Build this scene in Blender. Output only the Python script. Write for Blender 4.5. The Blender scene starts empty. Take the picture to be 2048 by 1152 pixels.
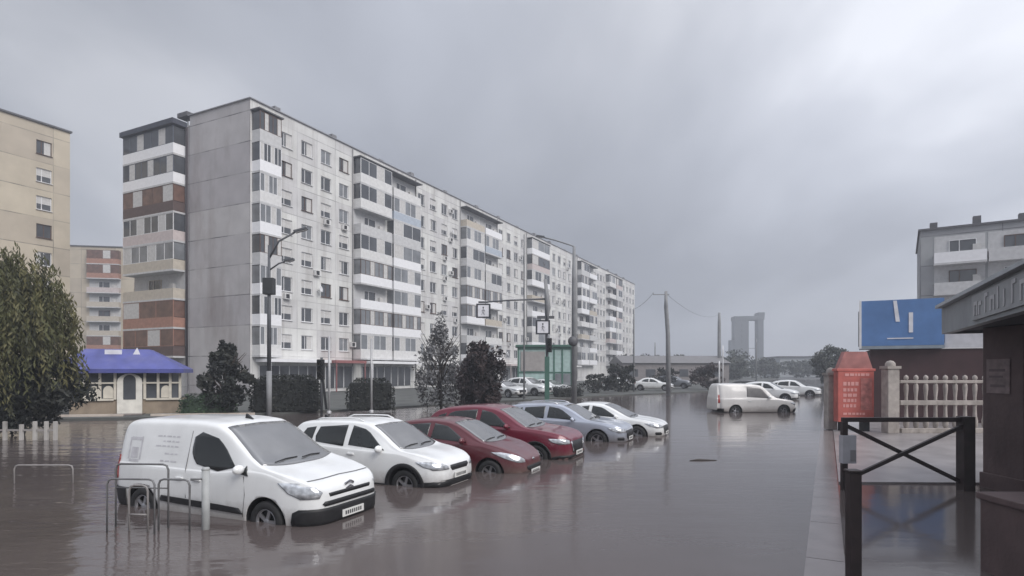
import bpy, bmesh, math, random
from mathutils import Vector, Matrix
R = math.radians
random.seed(7)
S = bpy.context.scene
C = S.collection

# ------------------------------------------------------------------ camera, sky, sun, exposure
cd = bpy.data.cameras.new('camera'); cam = bpy.data.objects.new('camera', cd); C.objects.link(cam)
cam.location = (0, 0, 2.3); cam.rotation_euler = (R(90), 0, 0)
cd.lens = 36 * 1200 / 2048; cd.sensor_width = 36; cd.shift_y = 166 / 2048
cd.clip_start = 0.1; cd.clip_end = 8000
S.camera = cam
S.view_settings.view_transform = 'Standard'; S.view_settings.look = 'None'
S.view_settings.exposure = 0.85; S.view_settings.gamma = 1.0
S.render.resolution_x = 1024; S.render.resolution_y = 576
S.cycles.max_bounces = 6; S.cycles.volume_bounces = 0

SUN_EL, SUN_AZ = R(38), R(136)        # azimuth clockwise from +Y (the way the camera looks)
sd = Vector((math.sin(SUN_AZ) * math.cos(SUN_EL), math.cos(SUN_AZ) * math.cos(SUN_EL), math.sin(SUN_EL)))
sl = bpy.data.lights.new('sun', 'SUN'); sl.energy = 1.5; sl.angle = R(35); sl.color = (1.0, 0.965, 0.93)
so = bpy.data.objects.new('sun', sl); C.objects.link(so)
so.rotation_euler = (-sd).to_track_quat('-Z', 'Y').to_euler(); so.location = (60, -40, 90)

W = bpy.data.worlds.new('World'); S.world = W; W.use_nodes = True
nt = W.node_tree; nt.nodes.clear(); N = nt.nodes.new; LK = nt.links.new
def math_node(tree, op, a, b=None, c=None):
    n = tree.nodes.new('ShaderNodeMath'); n.operation = op
    for i, v in enumerate((a, b, c)):
        if v is None: continue
        if isinstance(v, (int, float)): n.inputs[i].default_value = v
        else: tree.links.new(v, n.inputs[i])
    return n.outputs[0]
def ramp(tree, fac, stops):
    n = tree.nodes.new('ShaderNodeValToRGB'); e = n.color_ramp.elements
    while len(e) < len(stops): e.new(0.5)
    for i, (p, c) in enumerate(stops):
        e[i].position = p; e[i].color = (*c, 1) if len(c) == 3 else c
    tree.links.new(fac, n.inputs[0]); return n.outputs[0]
sky = N('ShaderNodeTexSky'); sky.sky_type = 'NISHITA'; sky.sun_disc = False
sky.sun_elevation = SUN_EL; sky.sun_rotation = SUN_AZ
bg1 = N('ShaderNodeBackground'); bg1.inputs[1].default_value = 0.05; LK(sky.outputs[0], bg1.inputs[0])
tc = N('ShaderNodeTexCoord'); sep = N('ShaderNodeSeparateXYZ'); LK(tc.outputs['Generated'], sep.inputs[0])
dx, dy, dz = sep.outputs
zc = math_node(nt, 'MAXIMUM', dz, 0.0)
# cloud deck: directions are projected on a high flat layer, so clouds flatten towards the horizon
den = math_node(nt, 'ADD', zc, 0.28)
cmb = N('ShaderNodeCombineXYZ')
LK(math_node(nt, 'DIVIDE', dx, den), cmb.inputs[0]); LK(math_node(nt, 'DIVIDE', dy, den), cmb.inputs[1])
n1 = N('ShaderNodeTexNoise'); n1.inputs['Scale'].default_value = 1.15; n1.inputs['Detail'].default_value = 5; n1.inputs['Roughness'].default_value = 0.48; n1.inputs['Distortion'].default_value = 0.35
mp = N('ShaderNodeMapping'); mp.inputs['Location'].default_value = (3.1, 0.4, 2.2); mp.inputs['Rotation'].default_value = (0, 0, R(-35)); mp.inputs['Scale'].default_value = (1.0, 0.62, 1)
LK(cmb.outputs[0], mp.inputs[0]); LK(mp.outputs[0], n1.inputs['Vector'])
cloud = ramp(nt, n1.outputs[0], [(0.32, (0.160, 0.168, 0.192)), (0.44, (0.202, 0.212, 0.240)), (0.54, (0.246, 0.256, 0.285)), (0.64, (0.325, 0.334, 0.362))])
def lobe(px, py, power, amp):       # a thinner, brighter part of the cloud deck round one compass bearing and height
    d = N('ShaderNodeVectorMath'); d.operation = 'DOT_PRODUCT'; LK(tc.outputs['Generated'], d.inputs[0]); d.inputs[1].default_value = Vector((px, 1, py)).normalized()
    return math_node(nt, 'MULTIPLY', math_node(nt, 'POWER', math_node(nt, 'MAXIMUM', d.outputs['Value'], 0.0), power), amp)
thin = math_node(nt, 'ADD', math_node(nt, 'ADD', lobe(-0.19, 0.62, 34, 0.52), lobe(0.80, 0.52, 11, 0.80)), lobe(0.42, 0.30, 60, 0.10))
zen = math_node(nt, 'MAXIMUM', math_node(nt, 'SUBTRACT', dz, 0.52), 0.0)
gain = math_node(nt, 'ADD', math_node(nt, 'ADD', thin, 1.03), math_node(nt, 'MULTIPLY', zen, 4.6))
bg2 = N('ShaderNodeBackground'); LK(cloud, bg2.inputs[0]); LK(gain, bg2.inputs[1])
mixs = N('ShaderNodeMixShader'); mixs.inputs[0].default_value = 0.93
LK(bg1.outputs[0], mixs.inputs[1]); LK(bg2.outputs[0], mixs.inputs[2])
wo = N('ShaderNodeOutputWorld'); LK(mixs.outputs[0], wo.inputs[0])

# ------------------------------------------------------------------ helpers
def tag(o, label=None, cat=None, group=None, kind=None):
    if label: o['label'] = label
    if cat: o['category'] = cat
    if group: o['group'] = group
    if kind: o['kind'] = kind
    return o
def thing(name, label, cat, loc=(0, 0, 0), rz=0, group=None):
    o = bpy.data.objects.new(name, None); C.objects.link(o); o.empty_display_size = 0.2
    o.location = loc; o.rotation_euler = (0, 0, rz)
    return tag(o, label, cat, group)
def copy_tree(o, parent=None):
    c = o.copy(); C.objects.link(c); c.parent = parent
    for ch in list(o.children): copy_tree(ch, c)
    return c

MATS = {}
def mat(name, col, rough=0.7, metal=0.0, var=0.12, scale=3.0, bump=0.0, bscale=None, coat=0.0, spec=0.5, ior=None, dirt=None):
    if name in MATS: return MATS[name]
    m = bpy.data.materials.new(name); m.use_nodes = True; t = m.node_tree
    b = t.nodes['Principled BSDF']
    b.inputs['Roughness'].default_value = rough; b.inputs['Metallic'].default_value = metal
    b.inputs['Specular IOR Level'].default_value = spec
    if ior: b.inputs['IOR'].default_value = ior
    b.inputs['Coat Weight'].default_value = coat; b.inputs['Coat Roughness'].default_value = 0.06
    co = t.nodes.new('ShaderNodeTexCoord')
    no = t.nodes.new('ShaderNodeTexNoise'); no.inputs['Scale'].default_value = scale; no.inputs['Detail'].default_value = 6
    t.links.new(co.outputs['Object'], no.inputs['Vector'])
    lo = [max(0, c * (1 - var)) for c in col]; hi = [min(1, c * (1 + var)) for c in col]
    out = ramp(t, no.outputs[0], [(0.3, lo), (0.7, hi)])
    if dirt:
        n2 = t.nodes.new('ShaderNodeTexNoise'); n2.inputs['Scale'].default_value = dirt[1]; n2.inputs['Detail'].default_value = 8; n2.inputs['Roughness'].default_value = 0.65
        ms = t.nodes.new('ShaderNodeMapping'); ms.inputs['Scale'].default_value = (1, 1, dirt[3] if len(dirt) > 3 else 0.35)
        t.links.new(co.outputs['Object'], ms.inputs[0]); t.links.new(ms.outputs[0], n2.inputs['Vector'])
        f = ramp(t, n2.outputs[0], [(0.48, (0, 0, 0)), (0.72, (dirt[2],) * 3)])
        mx = t.nodes.new('ShaderNodeMix'); mx.data_type = 'RGBA'
        t.links.new(f, mx.inputs['Factor']); t.links.new(out, mx.inputs['A']); mx.inputs['B'].default_value = (*dirt[0], 1)
        out = mx.outputs['Result']
    t.links.new(out, b.inputs['Base Color'])
    if bump:
        n3 = t.nodes.new('ShaderNodeTexNoise'); n3.inputs['Scale'].default_value = bscale or scale * 6; n3.inputs['Detail'].default_value = 4
        t.links.new(co.outputs['Object'], n3.inputs['Vector'])
        bp = t.nodes.new('ShaderNodeBump'); bp.inputs['Strength'].default_value = bump; bp.inputs['Distance'].default_value = 0.03
        t.links.new(n3.outputs[0], bp.inputs['Height']); t.links.new(bp.outputs[0], b.inputs['Normal'])
    MATS[name] = m
    return m

class MB:
    def __init__(s): s.v = []; s.f = []; s.m = []; s.sm = []
    def verts(s, pts):
        i = len(s.v); s.v += [tuple(p) for p in pts]; return i
    def face(s, idx, m=0, smooth=False): s.f.append(tuple(idx)); s.m.append(m); s.sm.append(smooth)
    def poly(s, pts, m=0):
        i = s.verts(pts); s.face(range(i, i + len(pts)), m); return s
    def box(s, x0, x1, y0, y1, z0, z1, m=0, mx=None):
        p = [Vector(q) for q in ((x0, y0, z0), (x1, y0, z0), (x1, y1, z0), (x0, y1, z0), (x0, y0, z1), (x1, y0, z1), (x1, y1, z1), (x0, y1, z1))]
        if mx: p = [mx @ q for q in p]
        i = s.verts(p)
        for q in ((3, 2, 1, 0), (4, 5, 6, 7), (0, 1, 5, 4), (1, 2, 6, 5), (2, 3, 7, 6), (3, 0, 4, 7)): s.face([i + k for k in q], m)
        return s
    def tube(s, path, rad, n=8, m=0, caps=True):
        path = [Vector(p) for p in path]; k = len(path)
        if not isinstance(rad, (list, tuple)): rad = [rad] * k
        rings = []
        for j in range(k):
            d = (path[min(j + 1, k - 1)] - path[max(j - 1, 0)]).normalized()
            a = d.cross(Vector((0, 0, 1)))
            if a.length < 1e-3: a = Vector((1, 0, 0))
            a.normalize(); b = a.cross(d).normalized()
            rings.append(s.verts([path[j] + (a * math.cos(t) + b * math.sin(t)) * rad[j] for t in [2 * math.pi * q / n for q in range(n)]]))
        for j in range(k - 1):
            for q in range(n):
                r = (q + 1) % n
                s.face((rings[j] + q, rings[j] + r, rings[j + 1] + r, rings[j + 1] + q), m, True)
        if caps:
            s.face([rings[0] + q for q in range(n)][::-1], m); s.face([rings[-1] + q for q in range(n)], m)
        return s
    def bar(s, p, q, w, h=None, m=0):
        p, q = Vector(p), Vector(q); d = q - p; h = h or w
        mx = Matrix.Translation(p) @ d.to_track_quat('X', 'Z').to_matrix().to_4x4()
        return s.box(0, d.length, -w / 2, w / 2, -h / 2, h / 2, m, mx)
    def lathe(s, prof, n=24, m=0, mx=None, smooth=True):
        rings = []
        for (r, z) in prof:
            p = [Vector((r * math.cos(2 * math.pi * q / n), r * math.sin(2 * math.pi * q / n), z)) for q in range(n)]
            if mx: p = [mx @ a for a in p]
            rings.append(s.verts(p))
        for j in range(len(prof) - 1):
            for q in range(n):
                r = (q + 1) % n
                s.face((rings[j] + q, rings[j] + r, rings[j + 1] + r, rings[j + 1] + q), m, smooth)
        return s
    def grid(s, rows, m=0, smooth=True):
        w = len(rows[0]); i0 = s.verts([p for r in rows for p in r])
        for a in range(len(rows) - 1):
            for b in range(w - 1):
                s.face((i0 + a * w + b, i0 + a * w + b + 1, i0 + (a + 1) * w + b + 1, i0 + (a + 1) * w + b), m, smooth)
        return s
    def prism(s, pts, vec, m=0):
        vec = Vector(vec); p = [Vector(a) for a in pts]; n = len(p); i = s.verts(p + [a + vec for a in p])
        s.face([i + k for k in range(n)][::-1], m); s.face([i + n + k for k in range(n)], m)
        for k in range(n):
            r = (k + 1) % n; s.face((i + k, i + r, i + n + r, i + n + k), m)
        return s
    def mesh(s, name, mats):
        me = bpy.data.meshes.new(name); me.from_pydata(s.v, [], s.f)
        for q in (mats if isinstance(mats, (list, tuple)) else [mats]): me.materials.append(q)
        me.polygons.foreach_set('material_index', s.m); me.polygons.foreach_set('use_smooth', s.sm)
        me.update(); return me
    def build(s, name, mats, parent=None, bevel=0, loc=None, fix=True):
        me = s.mesh(name, mats)
        if fix or bevel:
            b = bmesh.new(); b.from_mesh(me)
            if fix: bmesh.ops.recalc_face_normals(b, faces=b.faces)
            b.to_mesh(me); b.free()
        o = bpy.data.objects.new(name, me); C.objects.link(o)
        if bevel:
            md = o.modifiers.new('bevel', 'BEVEL'); md.width = bevel; md.segments = 2; md.limit_method = 'ANGLE'
        if parent: o.parent = parent
        if loc: o.location = loc
        return o
def place(me, name, parent, loc=(0, 0, 0), rz=0):
    o = bpy.data.objects.new(name, me); C.objects.link(o); o.parent = parent; o.location = loc; o.rotation_euler = (0, 0, rz)
    return o
def interp(pts, x):
    pts = sorted(pts)
    if x <= pts[0][0]: return pts[0][1]
    if x >= pts[-1][0]: return pts[-1][1]
    for i in range(len(pts) - 1):
        if pts[i][0] <= x <= pts[i + 1][0]:
            x0, y0 = pts[i]; x1, y1 = pts[i + 1]; h = x1 - x0; t = (x - x0) / h
            def sl(k):
                if k <= 0 or k >= len(pts) - 1: return None
                a = (pts[k][1] - pts[k - 1][1]) / (pts[k][0] - pts[k - 1][0]); b = (pts[k + 1][1] - pts[k][1]) / (pts[k + 1][0] - pts[k][0])
                return 0.0 if a * b <= 0 else 2 * a * b / (a + b)
            d = (y1 - y0) / h; m0 = sl(i); m1 = sl(i + 1)
            m0 = d if m0 is None else m0; m1 = d if m1 is None else m1
            return (2*t**3-3*t**2+1)*y0 + (t**3-2*t**2+t)*h*m0 + (-2*t**3+3*t**2)*y1 + (t**3-t**2)*h*m1

# ------------------------------------------------------------------ materials of the setting
D = Vector((0.449, 0.8935, 0)); NR = Vector((0.8935, -0.449, 0))     # along the street, and to its right
STREET = math.atan2(D.y, D.x)

def water_material():
    m = bpy.data.materials.new('flood_water'); m.use_nodes = True; t = m.node_tree; b = t.nodes['Principled BSDF']
    b.inputs['IOR'].default_value = 1.33; b.inputs['Roughness'].default_value = 0.11
    co = t.nodes.new('ShaderNodeTexCoord')
    a = t.nodes.new('ShaderNodeTexNoise'); a.inputs['Scale'].default_value = 0.16; a.inputs['Detail'].default_value = 5; t.links.new(co.outputs['Object'], a.inputs['Vector'])
    t.links.new(ramp(t, a.outputs[0], [(0.3, (0.082, 0.067, 0.064)), (0.7, (0.112, 0.093, 0.090))]), b.inputs['Base Color'])
    def noise(scale, sx, sy, rot, det=3):
        q = t.nodes.new('ShaderNodeMapping'); q.inputs['Scale'].default_value = (sx, sy, 1); q.inputs['Rotation'].default_value = (0, 0, R(rot))
        t.links.new(co.outputs['Object'], q.inputs[0])
        w = t.nodes.new('ShaderNodeTexNoise'); w.inputs['Scale'].default_value = scale; w.inputs['Detail'].default_value = det
        t.links.new(q.outputs[0], w.inputs['Vector']); return w.outputs[0]
    big = noise(0.9, 0.55, 1.5, 12); small = noise(5.5, 0.7, 1.3, -20, 2)
    # wind patches: calm and rippled areas, rougher water on the left
    patch = ramp(t, noise(0.10, 1, 1, 0), [(0.35, (0.45,) * 3), (0.65, (1.1, 1.1, 1.1))])
    sp = t.nodes.new('ShaderNodeSeparateXYZ'); t.links.new(co.outputs['Object'], sp.inputs[0])
    left = t.nodes.new('ShaderNodeMapRange'); left.inputs[1].default_value = -1.5; left.inputs[2].default_value = -7.5; left.inputs[3].default_value = 0.60; left.inputs[4].default_value = 2.6
    t.links.new(sp.outputs[0], left.inputs[0])
    calm = t.nodes.new('ShaderNodeMapRange'); calm.inputs[1].default_value = -0.6; calm.inputs[2].default_value = 0.3; calm.inputs[3].default_value = 1.0; calm.inputs[4].default_value = 0.38
    t.links.new(math_node(t, 'MULTIPLY_ADD', sp.outputs[1], -0.525, sp.outputs[0]), calm.inputs[0])     # sheltered water beyond the kerb lies still
    h = math_node(t, 'MULTIPLY', math_node(t, 'MULTIPLY', math_node(t, 'MULTIPLY_ADD', small, 0.16, big), math_node(t, 'MULTIPLY', patch, left.outputs[0])), calm.outputs[0])
    bp = t.nodes.new('ShaderNodeBump'); bp.inputs['Strength'].default_value = 0.5; bp.inputs['Distance'].default_value = 0.045
    t.links.new(h, bp.inputs['Height']); t.links.new(bp.outputs[0], b.inputs['Normal'])
    return m
M_water = water_material()
M_asphalt = mat('wet_asphalt', (0.05, 0.05, 0.052), 0.45, scale=1.5, bump=0.2, bscale=40)
M_soil = mat('verge_ground', (0.080, 0.083, 0.078), 0.9, var=0.35, scale=0.8, bump=0.4, bscale=9)
M_pave = mat('wet_concrete', (0.27, 0.25, 0.25), 0.32, var=0.22, scale=1.1, bump=0.12, bscale=14, dirt=((0.12, 0.11, 0.105), 0.8, 0.7))
M_kerb = mat('kerb_concrete', (0.175, 0.148, 0.144), 0.22, var=0.15, scale=2.0, bump=0.08, bscale=20, dirt=((0.15, 0.13, 0.125), 0.7, 0.6))
def panel_mat(name, col, pw, ph, seam, dirt, x='x', off=(0, 0)):
    """concrete panels with dark caulked seams, laid in the wall's own coordinates"""
    m = mat(name, col, 0.85, var=0.10, scale=0.5, dirt=dirt); t = m.node_tree; b = t.nodes['Principled BSDF']
    src = b.inputs['Base Color'].links[0].from_socket
    co = t.nodes.new('ShaderNodeTexCoord'); sp = t.nodes.new('ShaderNodeSeparateXYZ'); t.links.new(co.outputs['Object'], sp.inputs[0])
    def line(s, period, o, w):
        f = math_node(t, 'FRACT', math_node(t, 'DIVIDE', math_node(t, 'ADD', s, o), period))
        return math_node(t, 'LESS_THAN', f, w / period)
    l = math_node(t, 'MAXIMUM', line(sp.outputs[0 if x == 'x' else 1], pw, off[0], 0.07), line(sp.outputs[2], ph, off[1], 0.09))
    n = t.nodes.new('ShaderNodeTexNoise'); n.inputs['Scale'].default_value = 0.35; n.inputs['Detail'].default_value = 3; t.links.new(co.outputs['Object'], n.inputs['Vector'])
    l = math_node(t, 'MULTIPLY', l, ramp(t, n.outputs[0], [(0.38, (0.15,) * 3), (0.62, (1, 1, 1))]))
    # each panel has its own slightly different tone
    fx = math_node(t, 'FLOOR', math_node(t, 'DIVIDE', math_node(t, 'ADD', sp.outputs[0 if x == 'x' else 1], off[0]), pw)); fz = math_node(t, 'FLOOR', math_node(t, 'DIVIDE', math_node(t, 'ADD', sp.outputs[2], off[1]), ph))
    cb = t.nodes.new('ShaderNodeCombineXYZ'); t.links.new(fx, cb.inputs[0]); t.links.new(fz, cb.inputs[1])
    wn = t.nodes.new('ShaderNodeTexWhiteNoise'); wn.noise_dimensions = '2D'; t.links.new(cb.outputs[0], wn.inputs['Vector'])
    tone = ramp(t, wn.outputs['Value'], [(0.0, (0.87, 0.86, 0.87)), (1.0, (1.04, 1.04, 1.02))])
    mu = t.nodes.new('ShaderNodeMix'); mu.data_type = 'RGBA'; mu.blend_type = 'MULTIPLY'; mu.inputs['Factor'].default_value = 1.0
    t.links.new(src, mu.inputs['A']); t.links.new(tone, mu.inputs['B'])
    mx = t.nodes.new('ShaderNodeMix'); mx.data_type = 'RGBA'
    t.links.new(l, mx.inputs['Factor']); t.links.new(mu.outputs['Result'], mx.inputs['A']); mx.inputs['B'].default_value = (*seam, 1)
    t.links.new(mx.outputs['Result'], b.inputs['Base Color'])
    return m

# ------------------------------------------------------------------ ground, water, verges
g = MB(); g.poly([(-2500, -300, -0.32), (2500, -300, -0.32), (2500, 3500, -0.32), (-2500, 3500, -0.32)])
tag(g.build('ground', M_asphalt), kind='structure')
w = MB(); w.poly([(-110, -12, 0), (110, -12, 0), (110, 170, 0), (-110, 170, 0)])
tag(w.build('flood_water', M_water), kind='structure')
vg = MB(); vg.prism([(-420, 24.5, -0.33), (-23, 27.2, -0.33), (-14.5, 29.4, -0.33), (-8.5, 35.6, -0.33), (-0.5, 44.6, -0.33), (7, 53, -0.33), (22, 66.5, -0.33), (72, 164, -0.33), (330, 720, -0.33), (-420, 720, -0.33)], (0, 0, 0.43))
tag(vg.build('verge', M_soil), kind='structure')
pv = MB()
B0 = Vector((6.33, 11.6, 0)); BD = Vector((0.465, 0.885, 0)).normalized()
p0 = B0 + BD * 0.75; p1 = B0 + BD * 175; p2 = B0 + BD * 800
pv.prism([(p0.x, p0.y, -0.3), (60, p0.y - 1.5, -0.3), (700, 60, -0.3), (p2.x + 300, p2.y, -0.3), (p2.x, p2.y, -0.3), (p1.x, p1.y, -0.3)], (0, 0, 0.335))
tag(pv.build('pavement', M_pave), kind='structure')
rd = MB(); rd.prism([(72.2, 164, -0.3), (p1.x, p1.y, -0.3), (p2.x, p2.y, -0.3), (330.2, 720, -0.3)], (0, 0, 0.325))
tag(rd.build('far_road', mat('far_asphalt', (0.12, 0.12, 0.125), 0.5)), kind='structure')
ks = MB(); q = Vector((-BD.y, BD.x, 0))
a, b_ = B0 - BD * 11, B0 + BD * 60
for i in range(36):
    s0 = a + BD * (2.0 * i + 0.008); s1 = a + BD * (2.0 * i + 1.992)
    ks.prism([tuple(s0 + q * .02) , tuple(s0 + q * .44), tuple(s1 + q * .44), tuple(s1 + q * .02)], (0, 0, 0.012))
tag(ks.build('kerb', M_kerb), kind='structure')

# ------------------------------------------------------------------ buildings
GLASS = mat('window_glass', (0.075, 0.080, 0.090), 0.08, var=0.3, scale=0.7, spec=0.8)
GLASS2 = mat('pale_window_glass', (0.20, 0.21, 0.225), 0.10, var=0.3, scale=0.7, spec=0.8)
PVC = mat('white_window_frame', (0.72, 0.72, 0.73), 0.4, var=0.05)
WOOD = mat('brown_window_frame', (0.10, 0.055, 0.04), 0.6, var=0.2)
CURT = mat('curtain', (0.55, 0.54, 0.53), 0.9, var=0.12, scale=4)
DARK = mat('dark_recess', (0.03, 0.03, 0.034), 0.8)
def window_mesh(w_, h_, kind, rnd):
    m = MB()    # faces -y; the opening spans x 0..w, z 0..h
    t = 0.07
    gl = 1 if kind != 'pale' else 3
    m.box(t, w_ - t, 0.03, 0.05, t, h_ - t, gl)
    for (a, b, c, d) in ((0, w_, 0, t), (0, w_, h_ - t, h_), (0, t, t, h_ - t), (w_ - t, w_, t, h_ - t)): m.box(a, b, 0, 0.06, c, d, 0)
    for x in ([w_ * .5] if rnd < .5 else [w_ * .36] if w_ < 1.8 else [w_ * .33, w_ * .66]): m.box(x - .035, x + .035, 0.002, 0.058, t, h_ - t, 0)
    if kind == 'curtain': m.box(w_ * .5 + .035, w_ - t, 0.022, 0.029, t, h_ - t, 2)
    if kind == 'half': m.box(t, w_ * .36 - .035, 0.022, 0.029, t, h_ - t, 2)
    if kind == 'blind': m.box(t, w_ - t, 0.022, 0.0295, h_ * .45, h_ - t, 2)
    m.box(-.05, w_ + .05, -.22, -0.001, -.05, -.012, 0)
    return m
def wset(w_, h_):
    out = []
    for i, (fr, k) in enumerate(((PVC, 'clear'), (PVC, 'curtain'), (WOOD, 'clear'), (PVC, 'half'), (PVC, 'blind'), (WOOD, 'curtain'), (PVC, 'pale'), (PVC, 'clear'))):
        out.append(window_mesh(w_, h_, k, (i * 37 % 10) / 10).mesh('window', [fr, GLASS, CURT, GLASS2]))
    return out
def wall_grid(m, xs, zs, opening, rec=0.16, y=0.0, mi=0, rev=0):
    """wall in the plane y facing -y made of cells; opening(i,k) -> (x0,x1,z0,z1) or None"""
    spots = []
    for i in range(len(xs) - 1):
        for k in range(len(zs) - 1):
            x0, x1, z0, z1 = xs[i], xs[i + 1], zs[k], zs[k + 1]
            o = opening(i, k)
            if not o:
                m.poly([(x0, y, z0), (x1, y, z0), (x1, y, z1), (x0, y, z1)], mi); continue
            a0, a1, b0, b1 = o
            O = [(x0, y, z0), (x1, y, z0), (x1, y, z1), (x0, y, z1)]; I = [(a0, y, b0), (a1, y, b0), (a1, y, b1), (a0, y, b1)]
            J = [(p[0], y + rec, p[2]) for p in I]
            for q in range(4):
                r = (q + 1) % 4
                m.poly([O[q], O[r], I[r], I[q]], mi); m.poly([I[q], I[r], J[r], J[q]], rev)
            spots.append((a0, y + rec - 0.06, b0, a1 - a0, b1 - b0, i, k))
    return spots
BAL_COL = {'white': mat('white_balcony_panel', (0.84, 0.84, 0.86), 0.5, var=0.04),
           'grey': mat('grey_balcony_panel', (0.54, 0.54, 0.545), 0.8, var=0.1),
           'pale': mat('pale_balcony_panel', (0.68, 0.675, 0.67), 0.7, var=0.08),
           'brown': mat('brown_balcony_panel', (0.10, 0.065, 0.058), 0.6, var=0.15),
           'orange': mat('rust_balcony_panel', (0.36, 0.19, 0.14), 0.6, var=0.15),
           'blue': mat('bluish_balcony_panel', (0.42, 0.47, 0.54), 0.6, var=0.1),
           'beige': mat('beige_balcony_panel', (0.50, 0.45, 0.38), 0.7, var=0.1),
           'pink': mat('pinkish_balcony_panel', (0.55, 0.48, 0.47), 0.7, var=0.1)}
def balcony(w_, h_, d_, par, frame, glazed, div, open_side=False):
    """balcony on a wall facing -y: x 0..w, y -d..0, z 0..h; mats 0 parapet 1 frame 2 glass 3 slab 4 dark 5 curtain"""
    m = MB(); e = 0.004
    m.box(0, w_, -d_, -e, -.10, .08, 3)
    ph = 1.05
    m.box(.02, w_ - .02, -d_ + .02, -d_ + .08, .08, ph, 0)
    m.box(.02, .08, -d_ + .08, -e, .08, ph, 0); m.box(w_ - .08, w_ - .02, -d_ + .08, -e, .08, ph, 0)
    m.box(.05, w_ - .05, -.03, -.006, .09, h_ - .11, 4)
    if glazed:
        m.box(.05, w_ - .05, -d_ + .045, -d_ + .06, ph + .05, h_ - .16, 2)
        m.box(.045, .06, -d_ + .1, -.05, ph + .05, h_ - .16, 2); m.box(w_ - .06, w_ - .045, -d_ + .1, -.05, ph + .05, h_ - .16, 2)
        for i in range(div + 1):
            x = .05 + (w_ - .1) * i / div
            m.box(x - .035, x + .035, -d_ + .025, -d_ + .08, ph + .05, h_ - .16, 1)
        m.box(.02, w_ - .02, -d_ + .02, -d_ + .085, ph, ph + .05, 1); m.box(.02, w_ - .02, -d_ + .02, -d_ + .085, h_ - .16, h_ - .10, 1)
        for i in range(div):
            if (i * 7 + div) % 3 == 0:
                x = .05 + (w_ - .1) * i / div; m.box(x + .04, x + (w_ - .1) / div - .04, -d_ + .032, -d_ + .044, ph + .06, h_ - .17, 5)
    else:
        x = w_ * .30; m.box(x, x + .06, -.12, -.035, .1, 2.25, 1); m.box(x + .75, x + .81, -.12, -.035, .1, 2.25, 1); m.box(x + 2.0, x + 2.06, -.12, -.035, .9, 2.25, 1); m.box(x + .06, x + 2.0, -.12, -.035, 2.2, 2.26, 1); m.box(x + .06, x + 2.0, -.05, -.034, .9, 2.2, 2)
        m.box(w_ * .75, w_ * .75 + .6, -.35, -.05, .1, 1.7, 5)
    return m
def balcony_variants(w_, h_, d_, spec):
    return [balcony(w_, h_, d_, *s[0:4]) .mesh('balcony', [BAL_COL[s[0]], s[1], mat('rust_tinted_glazing', (0.15, 0.085, 0.065), 0.25, var=.35, scale=1.2) if s[0] in ('orange', 'brown') else GLASS2 if s[4] else GLASS, BAL_COL['grey'], DARK if s[2] else BAL_COL['grey'], CURT]) for s in spec]

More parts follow.
